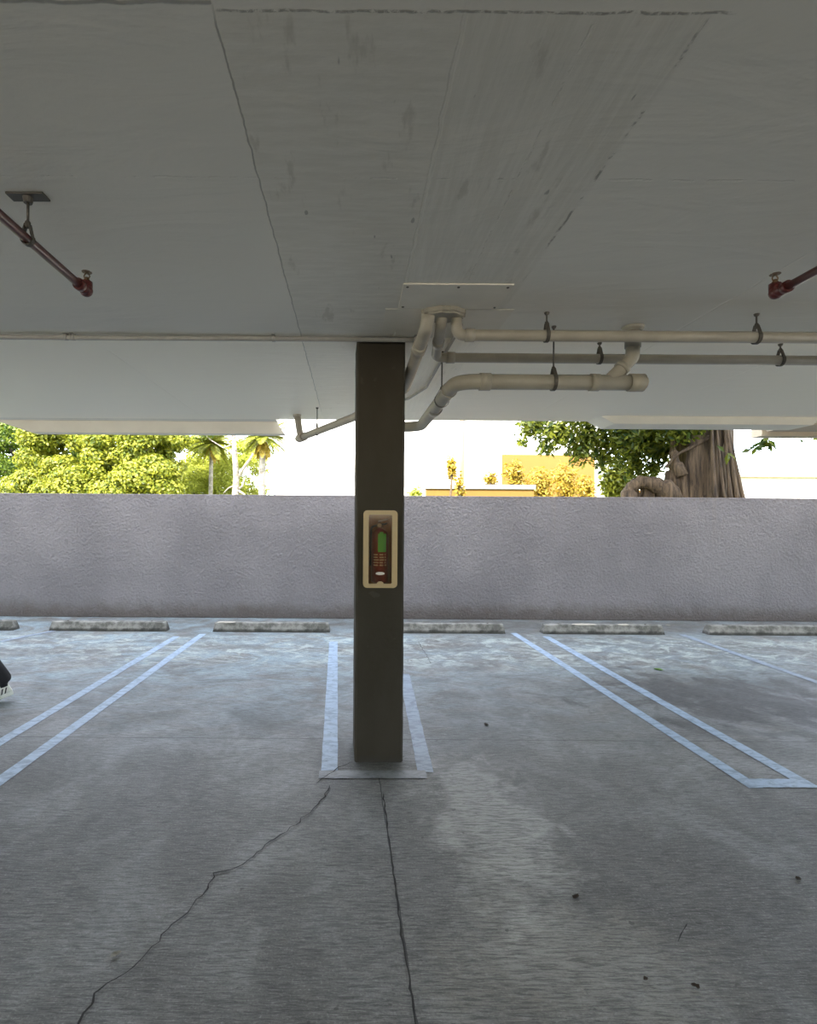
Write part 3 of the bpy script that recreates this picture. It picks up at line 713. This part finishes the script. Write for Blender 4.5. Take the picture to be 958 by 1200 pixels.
litter(783, 733, .05, 'leaf_tan', 'white scrap of paper between the two right wheel stops', 'scrap', 'paper_scrap')

# ================================================================== BEYOND THE WALL
def leafcloud(bm, blobs, n, size, droop=0.3, aspect=0.45, shell=0.55):
    tot = sum(b[3] * b[4] * b[5] for b in blobs) if len(blobs[0]) > 4 else 0
    wts = [(b[3] * b[4] * b[5]) ** 0.72 for b in blobs]; sw = sum(wts)
    for b, w in zip(blobs, wts):
        for _ in range(int(n * w / sw)):
            d = Vector((random.gauss(0, 1), random.gauss(0, 1), random.gauss(0, 1))).normalized()
            rr = random.uniform(shell, 1.0)
            p = Vector((b[0] + d.x * rr * b[3], b[1] + d.y * rr * b[4], b[2] + d.z * rr * b[5]))
            leaf(bm, p, (d + Vector((random.gauss(0, .5), random.gauss(0, .5), random.gauss(.35, .5)))).normalized(), size * random.uniform(.7, 1.3), aspect)
def leaf(bm, p, nrm, s, aspect=.45, dirv=None):
    a = dirv or Vector((random.gauss(0, 1), random.gauss(0, 1), random.gauss(-.4, .6)))
    t = (a - nrm * a.dot(nrm))
    if t.length < 1e-3: t = nrm.orthogonal()
    t.normalize(); b = nrm.cross(t)
    v = [bm.verts.new(p), bm.verts.new(p + t * s * .45 + b * s * aspect * .5 + nrm * s * .07), bm.verts.new(p + t * s), bm.verts.new(p + t * s * .45 - b * s * aspect * .5 + nrm * s * .07)]
    bm.faces.new((v[0], v[1], v[2])); bm.faces.new((v[0], v[2], v[3]))
def wobble(p0, p1, n, amp):
    p0, p1 = Vector(p0), Vector(p1); out = []
    for k in range(n + 1):
        e = math.sin(math.pi * k / n); out.append(p0.lerp(p1, k / n) + Vector((random.uniform(-amp, amp), random.uniform(-amp, amp), 0)) * e)
    return out
def tree(name, label, cat, px, Y, ztop, blobs_px, nleaf, lsize, lmat, trunk_r, bark='bark_dark', branches=5, group=None, aspect=.62, fill=None):
    base = at(px, 580, Y); root = empty(name, (base.x, Y, -0.05), label, cat, group)
    bm = B(); blobs = []; blobs_px = list(blobs_px)
    if fill:
        fx0, fx1, fy0, fy1, fn, fr = fill
        for k in range(fn):
            blobs_px.append((random.uniform(fx0, fx1), random.uniform(fy0, fy1), fr * random.uniform(.7, 1.4), fr * random.uniform(.45, .8)))
    for bx, by, rx, ry in blobs_px:
        c_ = at(bx, by, Y + random.uniform(-1.4, 1.2) + (580 - by) * .010); k = Y / F
        blobs.append((c_.x - base.x, c_.y - Y, c_.z + .05, rx * k, rx * k * .8, ry * k))
    leafcloud(bm, blobs, nleaf, lsize, aspect=aspect); link('foliage', bm, lmat, root)
    bm = B(); tube(bm, wobble((0, 0, 0), (random.uniform(-.2, .2), 0, ztop), 8, .12), [trunk_r * (1 - .06 * k) for k in range(9)], 12)
    link('trunk', bm, bark, root, True)
    for k in range(branches):
        bl = blobs[k % len(blobs)]
        q = B(); tube(q, wobble((0, 0, ztop * random.uniform(.35, .9)), (bl[0], bl[1], bl[2]), 6, .12), [trunk_r * .5 * (1 - .12 * j) for j in range(7)], 8); link('branch', q, bark, root, True)
    return root
G = 'trees beyond the wall'
random.seed(11)
tree('tree', 'darker green tree at the left frame edge above the wall', 'tree', 30, 24, 5.5,
     [(-20, 500, 40, 18), (5, 520, 28, 14), (30, 500, 24, 12), (-10, 548, 32, 16), (40, 478, 45, 16), (-40, 530, 40, 30), (14, 538, 22, 10)], 40000, .15, 'leaf_mid', .22, group=G, fill=(-110, 60, 430, 600, 60, 20))
tree('tree', 'large bright yellow-green tree crown beside the left frame edge tree', 'tree', 105, 19.5, 5.2,
     [(75, 545, 28, 12), (50, 562, 34, 18), (100, 515, 36, 15), (130, 540, 34, 20), (165, 510, 30, 14), (165, 558, 32, 20), (90, 570, 36, 20), (190, 535, 18, 14), (130, 575, 40, 22), (25, 570, 28, 16), (195, 575, 22, 18), (120, 490, 50, 16), (60, 525, 20, 10)], 140000, .125, 'leaf_bright', .15, group=G, fill=(30, 208, 455, 600, 140, 18))
tree('shrub', 'feathery pale yellow-green shrub right of the bright tree', 'shrub', 235, 25.5, 2.5,
     [(222, 555, 20, 26), (245, 560, 22, 26), (232, 535, 15, 14), (262, 565, 16, 26), (255, 540, 14, 16), (215, 575, 16, 20)], 45000, .17, 'leaf_pale', .08, group=G, aspect=.25, fill=(208, 306, 514, 600, 90, 13))
tree('tree', 'mid green tree peeping out above the bright crown', 'tree', 188, 28.5, 6.0,
     [(172, 505, 26, 8), (205, 510, 10, 14), (185, 492, 30, 14)], 24000, .17, 'leaf_mid', .16, group=G, fill=(60, 206, 450, 560, 40, 13))

def frond(bm, base, dirv, L, n=16, droop=1.0, lw=.03, ll=.5):
    p = Vector(base); d = Vector(dirv).normalized(); st = L / n; pts = [p.copy()]
    for k in range(n):
        d = (d + Vector((0, 0, -droop * st * .55))).normalized(); p = p + d * st; pts.append(p.copy())
    tube(bm, pts, [.018 * (1 - .8 * k / n) + .003 for k in range(n + 1)], 5)
    for k in range(2, n + 1):
        d = (pts[k] - pts[k - 1]).normalized(); s = d.cross(Vector((0, 0, 1)));
        if s.length < .05: s = Vector((1, 0, 0))
        s.normalize(); u = s.cross(d)
        l = ll * (math.sin(math.pi * (k / n) ** .7) * .8 + .25)
        for sg in (-1, 1):
            for j in range(2):
                q = pts[k - 1].lerp(pts[k], .5 * j); t = (s * sg + d * .6 - Vector((0, 0, .35 + random.uniform(0, .4)))).normalized()
                leaf(bm, q, u, l * random.uniform(.7, 1.1), lw / l * 1.6, t)
def palm(px, Y, ztop, zcrown_px, label, r, nf, L, dead=0):
    base = at(px, 580, Y); ct = at(px + 2, zcrown_px, Y)
    root = empty('palm_tree', (base.x, Y, -.05), label, 'palm tree', G)
    bm = B(); h = ct.z + .05; n = 24
    tube(bm, [(ct.x - base.x) * k / n * Vector((1, 0, 0)) + Vector((0, 0, h * k / n)) for k in range(n + 1)], [r * (1.15 - .25 * k / n + .05 * (k % 2)) for k in range(n + 1)], 12); link('trunk', bm, 'bark_pale', root, True)
    for k in range(nf):
        a_ = 2 * math.pi * k / nf + random.uniform(-.2, .2); e = random.uniform(-.5, 1.1)
        bm = B(); frond(bm, (ct.x - base.x, 0, h), (math.cos(a_), math.sin(a_), e), L * random.uniform(.8, 1.1), droop=random.uniform(.9, 1.6), ll=L * .28); link('frond', bm, 'leaf_palm', root)
    for k in range(dead):
        a_ = random.uniform(0, 6.28)
        bm = B(); frond(bm, (ct.x - base.x, 0, h - .05), (math.cos(a_) * .5, math.sin(a_) * .5, -.8), L * .7, droop=1.2, ll=L * .2); link('frond', bm, 'leaf_dead', root)['label'] = 'dry orange-brown hanging frond'
palm(306, 19.2, 4, 512, 'palm with drooping dry fronds against the white building', .12, 34, 1.15, 14)
palm(246, 23.2, 4, 520, 'small pale palm half hidden among the shrubs', .09, 30, 1.3, 4)
# pale forked bare tree
base = at(277, 580, 20.6); root = empty('bare_tree', (base.x, 20.6, -.05), 'pale white-barked tree with forked bare trunk beside the drooping palm', 'tree', G)
def zz_(px, py): p = at(px, py, 20.6); return Vector((p.x - base.x, 0, p.z + .05))
bm = B(); tube(bm, [Vector((0, 0, 0)), zz_(276, 578), zz_(277, 560), zz_(275, 530), zz_(274, 505), zz_(272, 480), zz_(270, 450)], [.17, .14, .12, .10, .08, .06, .04], 10); link('trunk', bm, 'bark_pale', root, True)
for pts, r in (([(278, 562), (286, 548), (294, 537), (297, 531)], .07), ([(277, 575), (284, 570), (287, 560)], .05), ([(275, 520), (262, 525), (246, 515), (236, 505), (228, 492)], .03), ([(274, 515), (270, 505), (266, 492), (262, 480)], .04), ([(277, 568), (268, 572), (262, 578)], .03), ([(279, 575), (286, 579), (286, 600)], .06)):
    bm = B(); tube(bm, [zz_(*p) for p in pts], [r * (1 - .15 * k) for k in range(len(pts))], 8); link('branch', bm, 'bark_pale', root, True)
bm = B(); leafcloud(bm, [tuple(zz_(240, 505)) + (.7, .7, .35), tuple(zz_(265, 500)) + (.4, .5, .3)], 500, .12, shell=.2); link('foliage', bm, 'leaf_mid', root)

# buildings
def at0(px, Y): return at(px, 580, Y).x
Yw = 23.0
root = empty('building', (at0(460, Yw), Yw, -.05), 'blown-out white building across the street behind the column', 'building')
x0, x1 = at0(321, Yw), at0(588, Yw); ox = root.location.x
bm = B(); box(bm, x0 - ox, x1 - ox, 0, 9, 0, 9.0); link('wall', bm, 'white_wall', root)
px_ = at0(541, Yw); bm = B(); tube(bm, [(px_ - ox, -.10, 0), (px_ - ox, -.10, 8.8)], .09, 10); link('downpipe', bm, 'cream', root)
bm = B(); box(bm, x0 - ox - .2, x1 - ox + .2, -.3, 9.2, 9.0, 9.35); link('roof', bm, 'coping', root)
# low yellow wall with grey coping
Yl = 18.0; a = at(500, 569, Yl); b = at(626, 566, Yl)
root = empty('garden_wall', ((a.x + b.x) / 2, Yl, -.05), 'low yellow wall with grey coping in front of the white building', 'wall')
hw_ = (b.x - a.x) / 2
bm = B(); box(bm, -hw_, hw_, 0, .25, 0, a.z - .05); link('masonry', bm, 'yellow_wall', root)
bm = B(); box(bm, -hw_ - .05, hw_ + .05, -.06, .31, a.z - .06, a.z + .09, .01); link('coping', bm, 'coping', root)
# yellow building
Yy = 23.0; x0, x1 = at0(588, Yy), at0(697, Yy)
root = empty('building', (x0, Yy, -.05), 'sunlit orange-yellow building behind the overhanging ficus branches', 'building')
ztop = at(640, 470, Yy).z
zt_ = at(640, 533, Yy).z + .05
bm = B(); box(bm, .02, x1 - x0, 0, 8, zt_ + .003, 7.0); link('upper_wall', bm, 'white_wall', root)['label'] = 'pale upper storey'
bm = B(); box(bm, .02, x1 - x0, 0, 8, 0, zt_); link('wall', bm, 'yellow_wall', root)
bm = B(); box(bm, x1 - x0, x1 - x0 + .38, -.15, .4, 0, 7.0); link('pilaster', bm, 'white_wall', root)['label'] = 'white corner pilaster'
bm = B(); box(bm, .22, x1 - x0 + .5, -.4, 8.2, 7.0, 7.25); link('roof', bm, 'coping', root)
bm = B(); box(bm, x1 - x0 + .38, x1 - x0 + 6, 1.0, 8, 0, 3.3); link('annex', bm, 'yellow_wall', root)
# shrubs in front of the white building
def shrub(px, py, Y, rx, ry, n, s, mat, label, gap=False, aspect=.45):
    base = at0(px, Y); root = empty('shrub', (base, Y, -.05), label, 'shrub', 'shrubs beyond the wall'); c_ = at(px, py, Y); k = Y / F
    bm = B(); leafcloud(bm, [(0, 0, c_.z + .05, rx * k, rx * k * .7, ry * k), (rx * k * .3, .1, c_.z - ry * k * .6, rx * k * .8, rx * k * .6, ry * k)], n, s, shell=.2, aspect=aspect); link('foliage', bm, mat, root)
    bm = B(); tube(bm, wobble((0, 0, 0), (0, 0, c_.z), 6, .05), .035, 8); link('stem', bm, 'bark', root, True)
shrub(529, 545, 17, 5, 12, 260, .17, 'leaf_dead', 'thin yellowed sapling in front of the white wall')
shrub(538, 568, 16.4, 5, 16, 200, .15, 'leaf_dead', 'yellow twiggy plant above the low coping')
shrub(575, 560, 19, 9, 6, 300, .16, 'leaf_dead', 'golden bush behind the low coping')
shrub(602, 552, 19.2, 13, 14, 800, .16, 'leaf_dead', 'golden bush at the corner of the orange building')
shrub(488, 578, 17.4, 9, 8, 300, .15, 'leaf_pale', 'pale bush at the left end of the low coping')
shrub(632, 566, 20.6, 17, 20, 1500, .15, 'leaf_dead', 'leftmost added golden bush mottling the orange wall')  # these three bushes are added; their mottle stands in for dappled shade
shrub(662, 562, 21.4, 18, 22, 1500, .15, 'leaf_dead', 'middle added golden bush mottling the orange wall')
shrub(686, 570, 20.2, 12, 14, 900, .15, 'leaf_dead', 'added golden bush beside the white pilaster, mottling the wall')
shrub(722, 562, 15.0, 18, 26, 2600, .17, 'leaf_bright', 'bright yellow-green bush beside the ficus roots')
# right-hand white building
Yr = 32.0
root = empty('building', (at0(930, Yr), Yr, -.05), 'low white building with a tan roof line at the far right', 'building'); ox = root.location.x
x0, x1 = at0(845, Yr), at0(1150, Yr); zr = at(900, 559, Yr).z
bm = B(); box(bm, x0 - ox, x1 - ox, 0, 8, 0, zr); link('wall', bm, 'white_wall', root)
bm = B(); box(bm, x0 - ox - .4, x1 - ox + .3, -.5, 8.3, zr, zr + .16); link('roof', bm, 'roof_line', root)
for pa_, pb_ in ((897, 910), (949, 965), (1000, 1015)):
    w0, w1 = at0(pa_, Yr), at0(pb_, Yr); zt = at(pa_, 568.5, Yr).z
    f = B(); box(f, w0 - ox, w1 - ox, -.05, .0, zt - .55, zt + .02); wf = link('window', f, 'white_wall', root)
    f = B(); box(f, w0 - ox + .06, w1 - ox - .06, -.07, -.02, zt - .5, zt - .03); link('pane', f, 'shutter', wf)
# the ficus
random.seed(5)
Yt = 12.6; base = at0(822, Yt)
root = empty('ficus_tree', (base, Yt, -.05), 'old ficus with a massive ribbed brown trunk close behind the wall at the right', 'tree')
def tp_(px, py, dy=0): p = at(px, py, Yt); return Vector((p.x - base, dy, p.z + .05))
from mathutils import noise as mnoise
def ribbed(cx, cy, r0, r1, h, flare, ribs, lean=0.0, seg=72, rows=22, rough=.12, sq=.9, power=1.6):
    bm = B(); rings = []
    for i in range(rows + 1):
        t = i / rows; z = h * t; ring = []
        base_r = r1 + (r0 - r1) * (1 - t) ** power + flare * math.exp(-z / .5)
        for k in range(seg):
            a_ = 2 * math.pi * k / seg
            nz = mnoise.fractal(Vector((math.cos(a_) * 2.2 + cx, math.sin(a_) * 2.2 + cy, z * .55)), 1.0, 2.1, 4)
            crease = -abs(math.sin(a_ * ribs / 2 + .7 * math.sin(z * .9 + cx) + nz * 1.2)) ** .5
            rr = base_r * (1 + rough * 2.0 * (crease * -1 - .6) + rough * nz * 1.6)
            ring.append(bm.verts.new((cx + lean * z + math.cos(a_) * rr, cy + math.sin(a_) * rr * sq, z)))
        rings.append(ring)
    for A_, C_ in zip(rings, rings[1:]):
        for k in range(seg): bm.faces.new((A_[k], A_[(k + 1) % seg], C_[(k + 1) % seg], C_[k]))
    bm.faces.new(rings[-1]); return bm
link('trunk', ribbed(.13, 0, .86, .52, 5.4, .10, 9, lean=-.03), 'bark', root, True)
for pxa, pxb, r in ((836, 831, .05), (829, 829, .035), (842, 833, .04), (812, 814, .04), (822, 820, .03)):
    q = B(); tube(q, [tp_(pxa + 3, 600, -.80), tp_(pxa, 580, -.76), tp_((pxa + pxb) / 2, 545, -.68), tp_(pxb, 510, -.60), tp_(pxb, 470, -.55)], [r * 1.5, r * 1.2, r, r * .9, r * .7], 10); link('aerial_root', q, 'bark', root, True)
def xr(px): return at(px, 580, Yt).x - base
zr_ = lambda py: at(800, py, Yt).z + .05
for px0_, w_, py_, ln in ((789, .38, 543, -.06), (776, .20, 553, .0), (764, .20, 567, .03), (752, .30, 566, .0), (738, .22, 569, -.02)):
    link('root', ribbed(xr(px0_), -.25, w_, w_ * .25, zr_(py_), .1, 7, lean=ln * .3, rows=26, rough=.16, power=.55), 'bark', root, True)
# gnarled low roots to the left
for pts, rs in (([(778, 590), (768, 574), (756, 569), (745, 566), (736, 568), (728, 574), (724, 610)], [.22, .20, .17, .15, .13, .13, .15]),
                ([(786, 560), (781, 545), (778, 530), (774, 512), (766, 480)], [.12, .08, .06, .045, .035]),
                ([(824, 510), (800, 526), (778, 536), (768, 550)], [.05, .04, .035, .03]), ([(830, 503), (845, 505), (870, 502), (900, 500)], [.04, .025, .02, .012])):
    q = B(); P_ = fillet([tp_(x, y, random.uniform(-.5, -.35)) for x, y in pts], .5, 3)
    rr = [rs[min(int(k * len(rs) / len(P_)), len(rs) - 1)] * random.uniform(.85, 1.2) for k in range(len(P_))]
    tube(q, P_, rr, 12); link('root' if rs[0] > .15 else 'branch', q, 'bark', root, True)
# canopy; high forward blobs are added out of view to shade the trunk
bm = B(); blobs = []
for bx, by, rx, ry, dy in ((625, 498, 24, 16, -.3), (655, 505, 28, 20, -.6), (690, 510, 30, 26, -.2), (725, 512, 32, 26, -.4), (760, 515, 30, 24, .2), (790, 505, 26, 16, -.5), (812, 498, 24, 10, -.9), (745, 545, 20, 20, .6), (768, 548, 14, 16, .5), (708, 535, 16, 16, -.1), (680, 530, 18, 16, -.5), (640, 525, 12, 8, -.4), (612, 518, 8, 6, -.4), (750, 505, 30, 22, 0), (775, 530, 22, 18, .5), (790, 520, 16, 18, .9), (735, 530, 22, 20, .4), (752, 560, 16, 14, .9), (765, 500, 34, 14, -.3), (700, 470, 90, 26, 0), (780, 455, 90, 26, 0), (845, 475, 40, 14, .4), (730, 425, 110, 26, 0), (850, 430, 90, 26, 0), (840, 380, 70, 40, -2.2), (790, 350, 80, 40, -2.8), (870, 340, 70, 40, -3.0), (720, 360, 80, 40, -2.0), (820, 300, 90, 40, -3.6), (760, 290, 90, 40, -3.6), (900, 280, 80, 40, -3.6)):
    p = at(bx, by, Yt + dy); k = Yt / F; blobs.append((p.x - base, dy, p.z + .05, rx * k, rx * k * .8, ry * k))
leafcloud(bm, blobs, 60000, .145, shell=.15, aspect=.45); link('foliage', bm, 'leaf_ficus', root)
# thin leafy twigs hanging at the right
bm = B()
tw = [[(945, 492), (925, 500), (905, 505), (897, 515), (890, 522), (875, 529)], [(905, 492), (898, 496), (888, 500), (880, 503)], [(958, 498), (945, 503), (935, 508), (925, 508)], [(970, 500), (955, 505), (942, 512), (936, 516)], [(975, 498), (962, 508), (955, 515)], [(850, 530), (858, 533)], [(915, 490), (912, 498), (918, 506)], [(900, 512), (902, 520), (905, 523)]]
lf = B()
for tpts in tw:
    P_ = [at(x, y, Yt - 1.2) - Vector((base, Yt, -.05)) for x, y in tpts]; tube(bm, P_, .006, 6)
    for a_, b_ in zip(P_, P_[1:]):
        for k in range(5):
            leaf(lf, a_.lerp(b_, k / 5), Vector((random.gauss(0, .5), -1, random.gauss(.3, .5))).normalized(), random.uniform(.16, .27), .42)
twg = link('twig', bm, 'bark', root); link('leaf_spray', lf, 'leaf_ficus', twg)
q = B(); tube(q, wobble(tp_(840, 470, -.3), tp_(975, 496, -1.2), 8, .05), .02, 8); link('branch', q, 'bark', root, True)

# ================================================================== PERSON walking off at the left edge (only the trailing foot is in the frame)
def skin(name, V, E, rad, mat, parent, sub=2):
    me = bpy.data.meshes.new(name); me.from_pydata(V, E, []); o = bpy.data.objects.new(name, me); COL.objects.link(o)
    me.materials.append(M[mat]); o.parent = parent
    m = o.modifiers.new('skin', 'SKIN'); m.use_smooth_shade = True
    for i, d in enumerate(me.skin_vertices[0].data):
        r = rad[i]; d.radius = r if isinstance(r, tuple) else (r, r); d.use_root = (i == 0)
    s = o.modifiers.new('sub', 'SUBSURF'); s.levels = sub; s.render_levels = sub
    return o
heel = Vector((-3.185, 5.02, 0.0))
pr = empty('person', (-3.6, 4.85, 0), 'person in black trousers and white sneakers stepping out past the left frame edge', 'person')
FWD = Vector((-.80, -.60, 0)).normalized(); SIDE = Vector((-FWD.y, FWD.x, 0))
def W_(f, s, z): p = heel + FWD * f + SIDE * s; return (p.x + 3.6, p.y - 4.85, z)
# joints: f forward of trailing heel, s sideways
hipz = .93
J = {'pel': (.52, .09, .98), 'hipT': (.50, .0, .93), 'kneeT': (.27, 0, .52), 'ankT': (.055, 0, .165), 'hipF': (.54, .18, .93), 'kneeF': (.80, .18, .52), 'ankF': (.86, .18, .10),
     'sp': (.53, .09, 1.15), 'ch': (.54, .09, 1.33), 'nk': (.56, .09, 1.46), 'hd0': (.58, .09, 1.55), 'hd1': (.60, .09, 1.66),
     'shT': (.54, -.09, 1.40), 'elT': (.62, -.14, 1.14), 'wrT': (.80, -.13, .96), 'shF': (.54, .27, 1.40), 'elF': (.44, .32, 1.13), 'wrF': (.50, .31, .89)}
names = list(J); idx = {n: i for i, n in enumerate(names)}
V = [W_(*J[n]) for n in names]
E = [(idx[a], idx[b]) for a, b in (('pel', 'hipT'), ('hipT', 'kneeT'), ('kneeT', 'ankT'), ('pel', 'hipF'), ('hipF', 'kneeF'), ('kneeF', 'ankF'), ('pel', 'sp'), ('sp', 'ch'), ('ch', 'nk'), ('nk', 'hd0'), ('hd0', 'hd1'), ('ch', 'shT'), ('shT', 'elT'), ('elT', 'wrT'), ('ch', 'shF'), ('shF', 'elF'), ('elF', 'wrF'))]
rad = {'pel': .13, 'hipT': .085, 'kneeT': .052, 'ankT': .034, 'hipF': .085, 'kneeF': .052, 'ankF': .034, 'sp': .115, 'ch': .125, 'nk': .05, 'hd0': .072, 'hd1': .080, 'shT': .05, 'elT': .038, 'wrT': .026, 'shF': .05, 'elF': .038, 'wrF': .026}
RL = [rad[n] for n in names]
for sd_, s0, f0, z0 in (('T', -.13, .80, .96), ('F', .31, .50, .89)):      # hands: palm, four fingers, thumb
    w = idx['wr' + sd_]
    pi_ = len(V); V.append(W_(f0 + .02, s0, z0 - .075)); RL.append(.026); E.append((w, pi_))
    for k, ln in enumerate((.060, .070, .066, .052)):
        o_ = (k - 1.5) * .019
        a_ = len(V); V.append(W_(f0 + .025 + o_, s0, z0 - .105)); RL.append(.0095); E.append((pi_, a_))
        b_ = len(V); V.append(W_(f0 + .035 + o_, s0 + .008, z0 - .105 - ln * .55)); RL.append(.0085); E.append((a_, b_))
        c_ = len(V); V.append(W_(f0 + .032 + o_, s0 + .022, z0 - .105 - ln)); RL.append(.007); E.append((b_, c_))
    a_ = len(V); V.append(W_(f0 + .055, s0 + .008, z0 - .06)); RL.append(.011); E.append((pi_, a_))
    b_ = len(V); V.append(W_(f0 + .072, s0 + .014, z0 - .095)); RL.append(.009); E.append((a_, b_))
skin('body', V, E, RL, 'skin', pr)
def sub_skin(name, keys, links, grow, mat, sub=2):
    Vv = [W_(*J[k]) for k in keys]; ii = {k: i for i, k in enumerate(keys)}
    return skin(name, Vv, [(ii[a], ii[b]) for a, b in links], [rad[k] + grow(k) for k in keys], mat, pr, sub)
sub_skin('trousers', ['pel', 'hipT', 'kneeT', 'ankT', 'hipF', 'kneeF', 'ankF'], [('pel', 'hipT'), ('hipT', 'kneeT'), ('kneeT', 'ankT'), ('pel', 'hipF'), ('hipF', 'kneeF'), ('kneeF', 'ankF')], lambda k: .030 if k.startswith('ank') else .022, 'cloth_black')
sub_skin('shirt', ['sp', 'pel', 'ch', 'nk', 'shT', 'elT', 'shF', 'elF'], [('sp', 'pel'), ('sp', 'ch'), ('ch', 'nk'), ('ch', 'shT'), ('shT', 'elT'), ('ch', 'shF'), ('shF', 'elF')], lambda k: .004 if k == 'nk' else .034 if k == 'pel' else .022, 'cloth_grey')
hc_ = Vector(W_(.60, .09, 1.64))
bm = B(); bmesh.ops.create_uvsphere(bm, u_segments=24, v_segments=16, radius=.108)
lf_ = FWD
for v in list(bm.verts):
    if v.co.dot(lf_) > .03 and v.co.z < .045: v.co = v.co * .80
    v.co = Vector((v.co.x, v.co.y, v.co.z * 1.12)) + hc_ + Vector((0, 0, .025)) - FWD * .012
link('hair', bm, 'hair', pr, True)
for s_, z_ in ((1, 0), (-1, 0)):
    bm = B(); bmesh.ops.create_uvsphere(bm, u_segments=12, v_segments=8, radius=.012, matrix=Matrix.Translation(hc_ + FWD * .074 + SIDE * .03 * s_)); link('eye', bm, 'black', pr, True)
bm = B(); bmesh.ops.create_cone(bm, segments=10, radius1=.018, radius2=.006, depth=.04, matrix=Matrix.Translation(hc_ + FWD * .085 + Vector((0, 0, -.03)))); link('nose', bm, 'skin', pr, True)
bm = B(); box(bm, -.02, .02, -.004, .004, -.004, .004, .003)
bmesh.ops.transform(bm, verts=bm.verts, matrix=Matrix.Translation(hc_ + FWD * .076 + Vector((0, 0, -.065))) @ Matrix.Rotation(math.atan2(SIDE.y, SIDE.x), 4, 'Z')); link('mouth', bm, 'ext_red', pr, True)
def shoe(f0, s0, lift, zoff):
    # length along +u (toe), built flat then tilted about the toe ball
    bm = B(); L = .285
    out = [(0, .030), (.03, .036), (.10, .034), (.17, .046), (.23, .046), (.27, .030), (.285, .006)]
    def layer(z, k): return [(u * (1 if u > .1 else 1) + (1 - k) * .10 * (1 if u < .1 else -1) * .15, w * k, z) for u, w in out] + [(u, -w * k, z) for u, w in out[::-1]]
    def build(layers, mat, nm, par):
        q = B(); rings = [[q.verts.new(p) for p in l] for l in layers]; n = len(rings[0])
        for A_, C_ in zip(rings, rings[1:]):
            for i in range(n): q.faces.new((A_[i], A_[(i + 1) % n], C_[(i + 1) % n], C_[i]))
        q.faces.new(rings[0][::-1]); q.faces.new(rings[-1]); bmesh.ops.recalc_face_normals(q, faces=q.faces[:])
        place(q); return link(nm, q, mat, par, True)
    def place(q):
        for v in q.verts:
            u, w, z = v.co
            du = u - .20
            if lift and du < 0:
                c_, s_ = math.cos(R(lift)), math.sin(R(lift)); u, z = .20 + du * c_ + z * s_, z * c_ - du * s_
            v.co = Vector(W_(f0 + u, s0 + w, z + zoff))
    sole = build([layer(0, .96), layer(.012, 1.06), layer(.030, 1.06), layer(.036, 1.0)], 'shoe_white', 'shoe', pr)
    def up(z, k, u0, u1): return [(min(max(u, u0), u1) if True else u, w * k, z) for u, w in out] + [(min(max(u, u0), u1), -w * k, z) for u, w in out[::-1]]
    build([layer(.034, .98), up(.055, .95, .004, .27), up(.075, .85, .006, .20), up(.100, .80, .010, .115), up(.118, .78, .004, .10)], 'shoe_white', 'shoe_upper', sole)
    q = B()
    for s_ in (-1, 1):
        for uu in (.055, .085, .115):
            v_ = [q.verts.new(p) for p in ((uu, s_ * .0385, .040), (uu + .012, s_ * .0385, .040), (uu - .012, s_ * .032, .088), (uu - .024, s_ * .032, .088))]; q.faces.new(v_)
    place(q); link('stripe', q, 'black', sole)
    q = B(); tube(q, [(.05, 0, .10), (.048, 0, .15), (.05, 0, .22)], [.040, .041, .046], 16); place(q); link('sock', q, 'cloth_black', sole, True)
shoe(0, 0, 17, 0.0)
shoe(.80, .18, 0, 0.0)
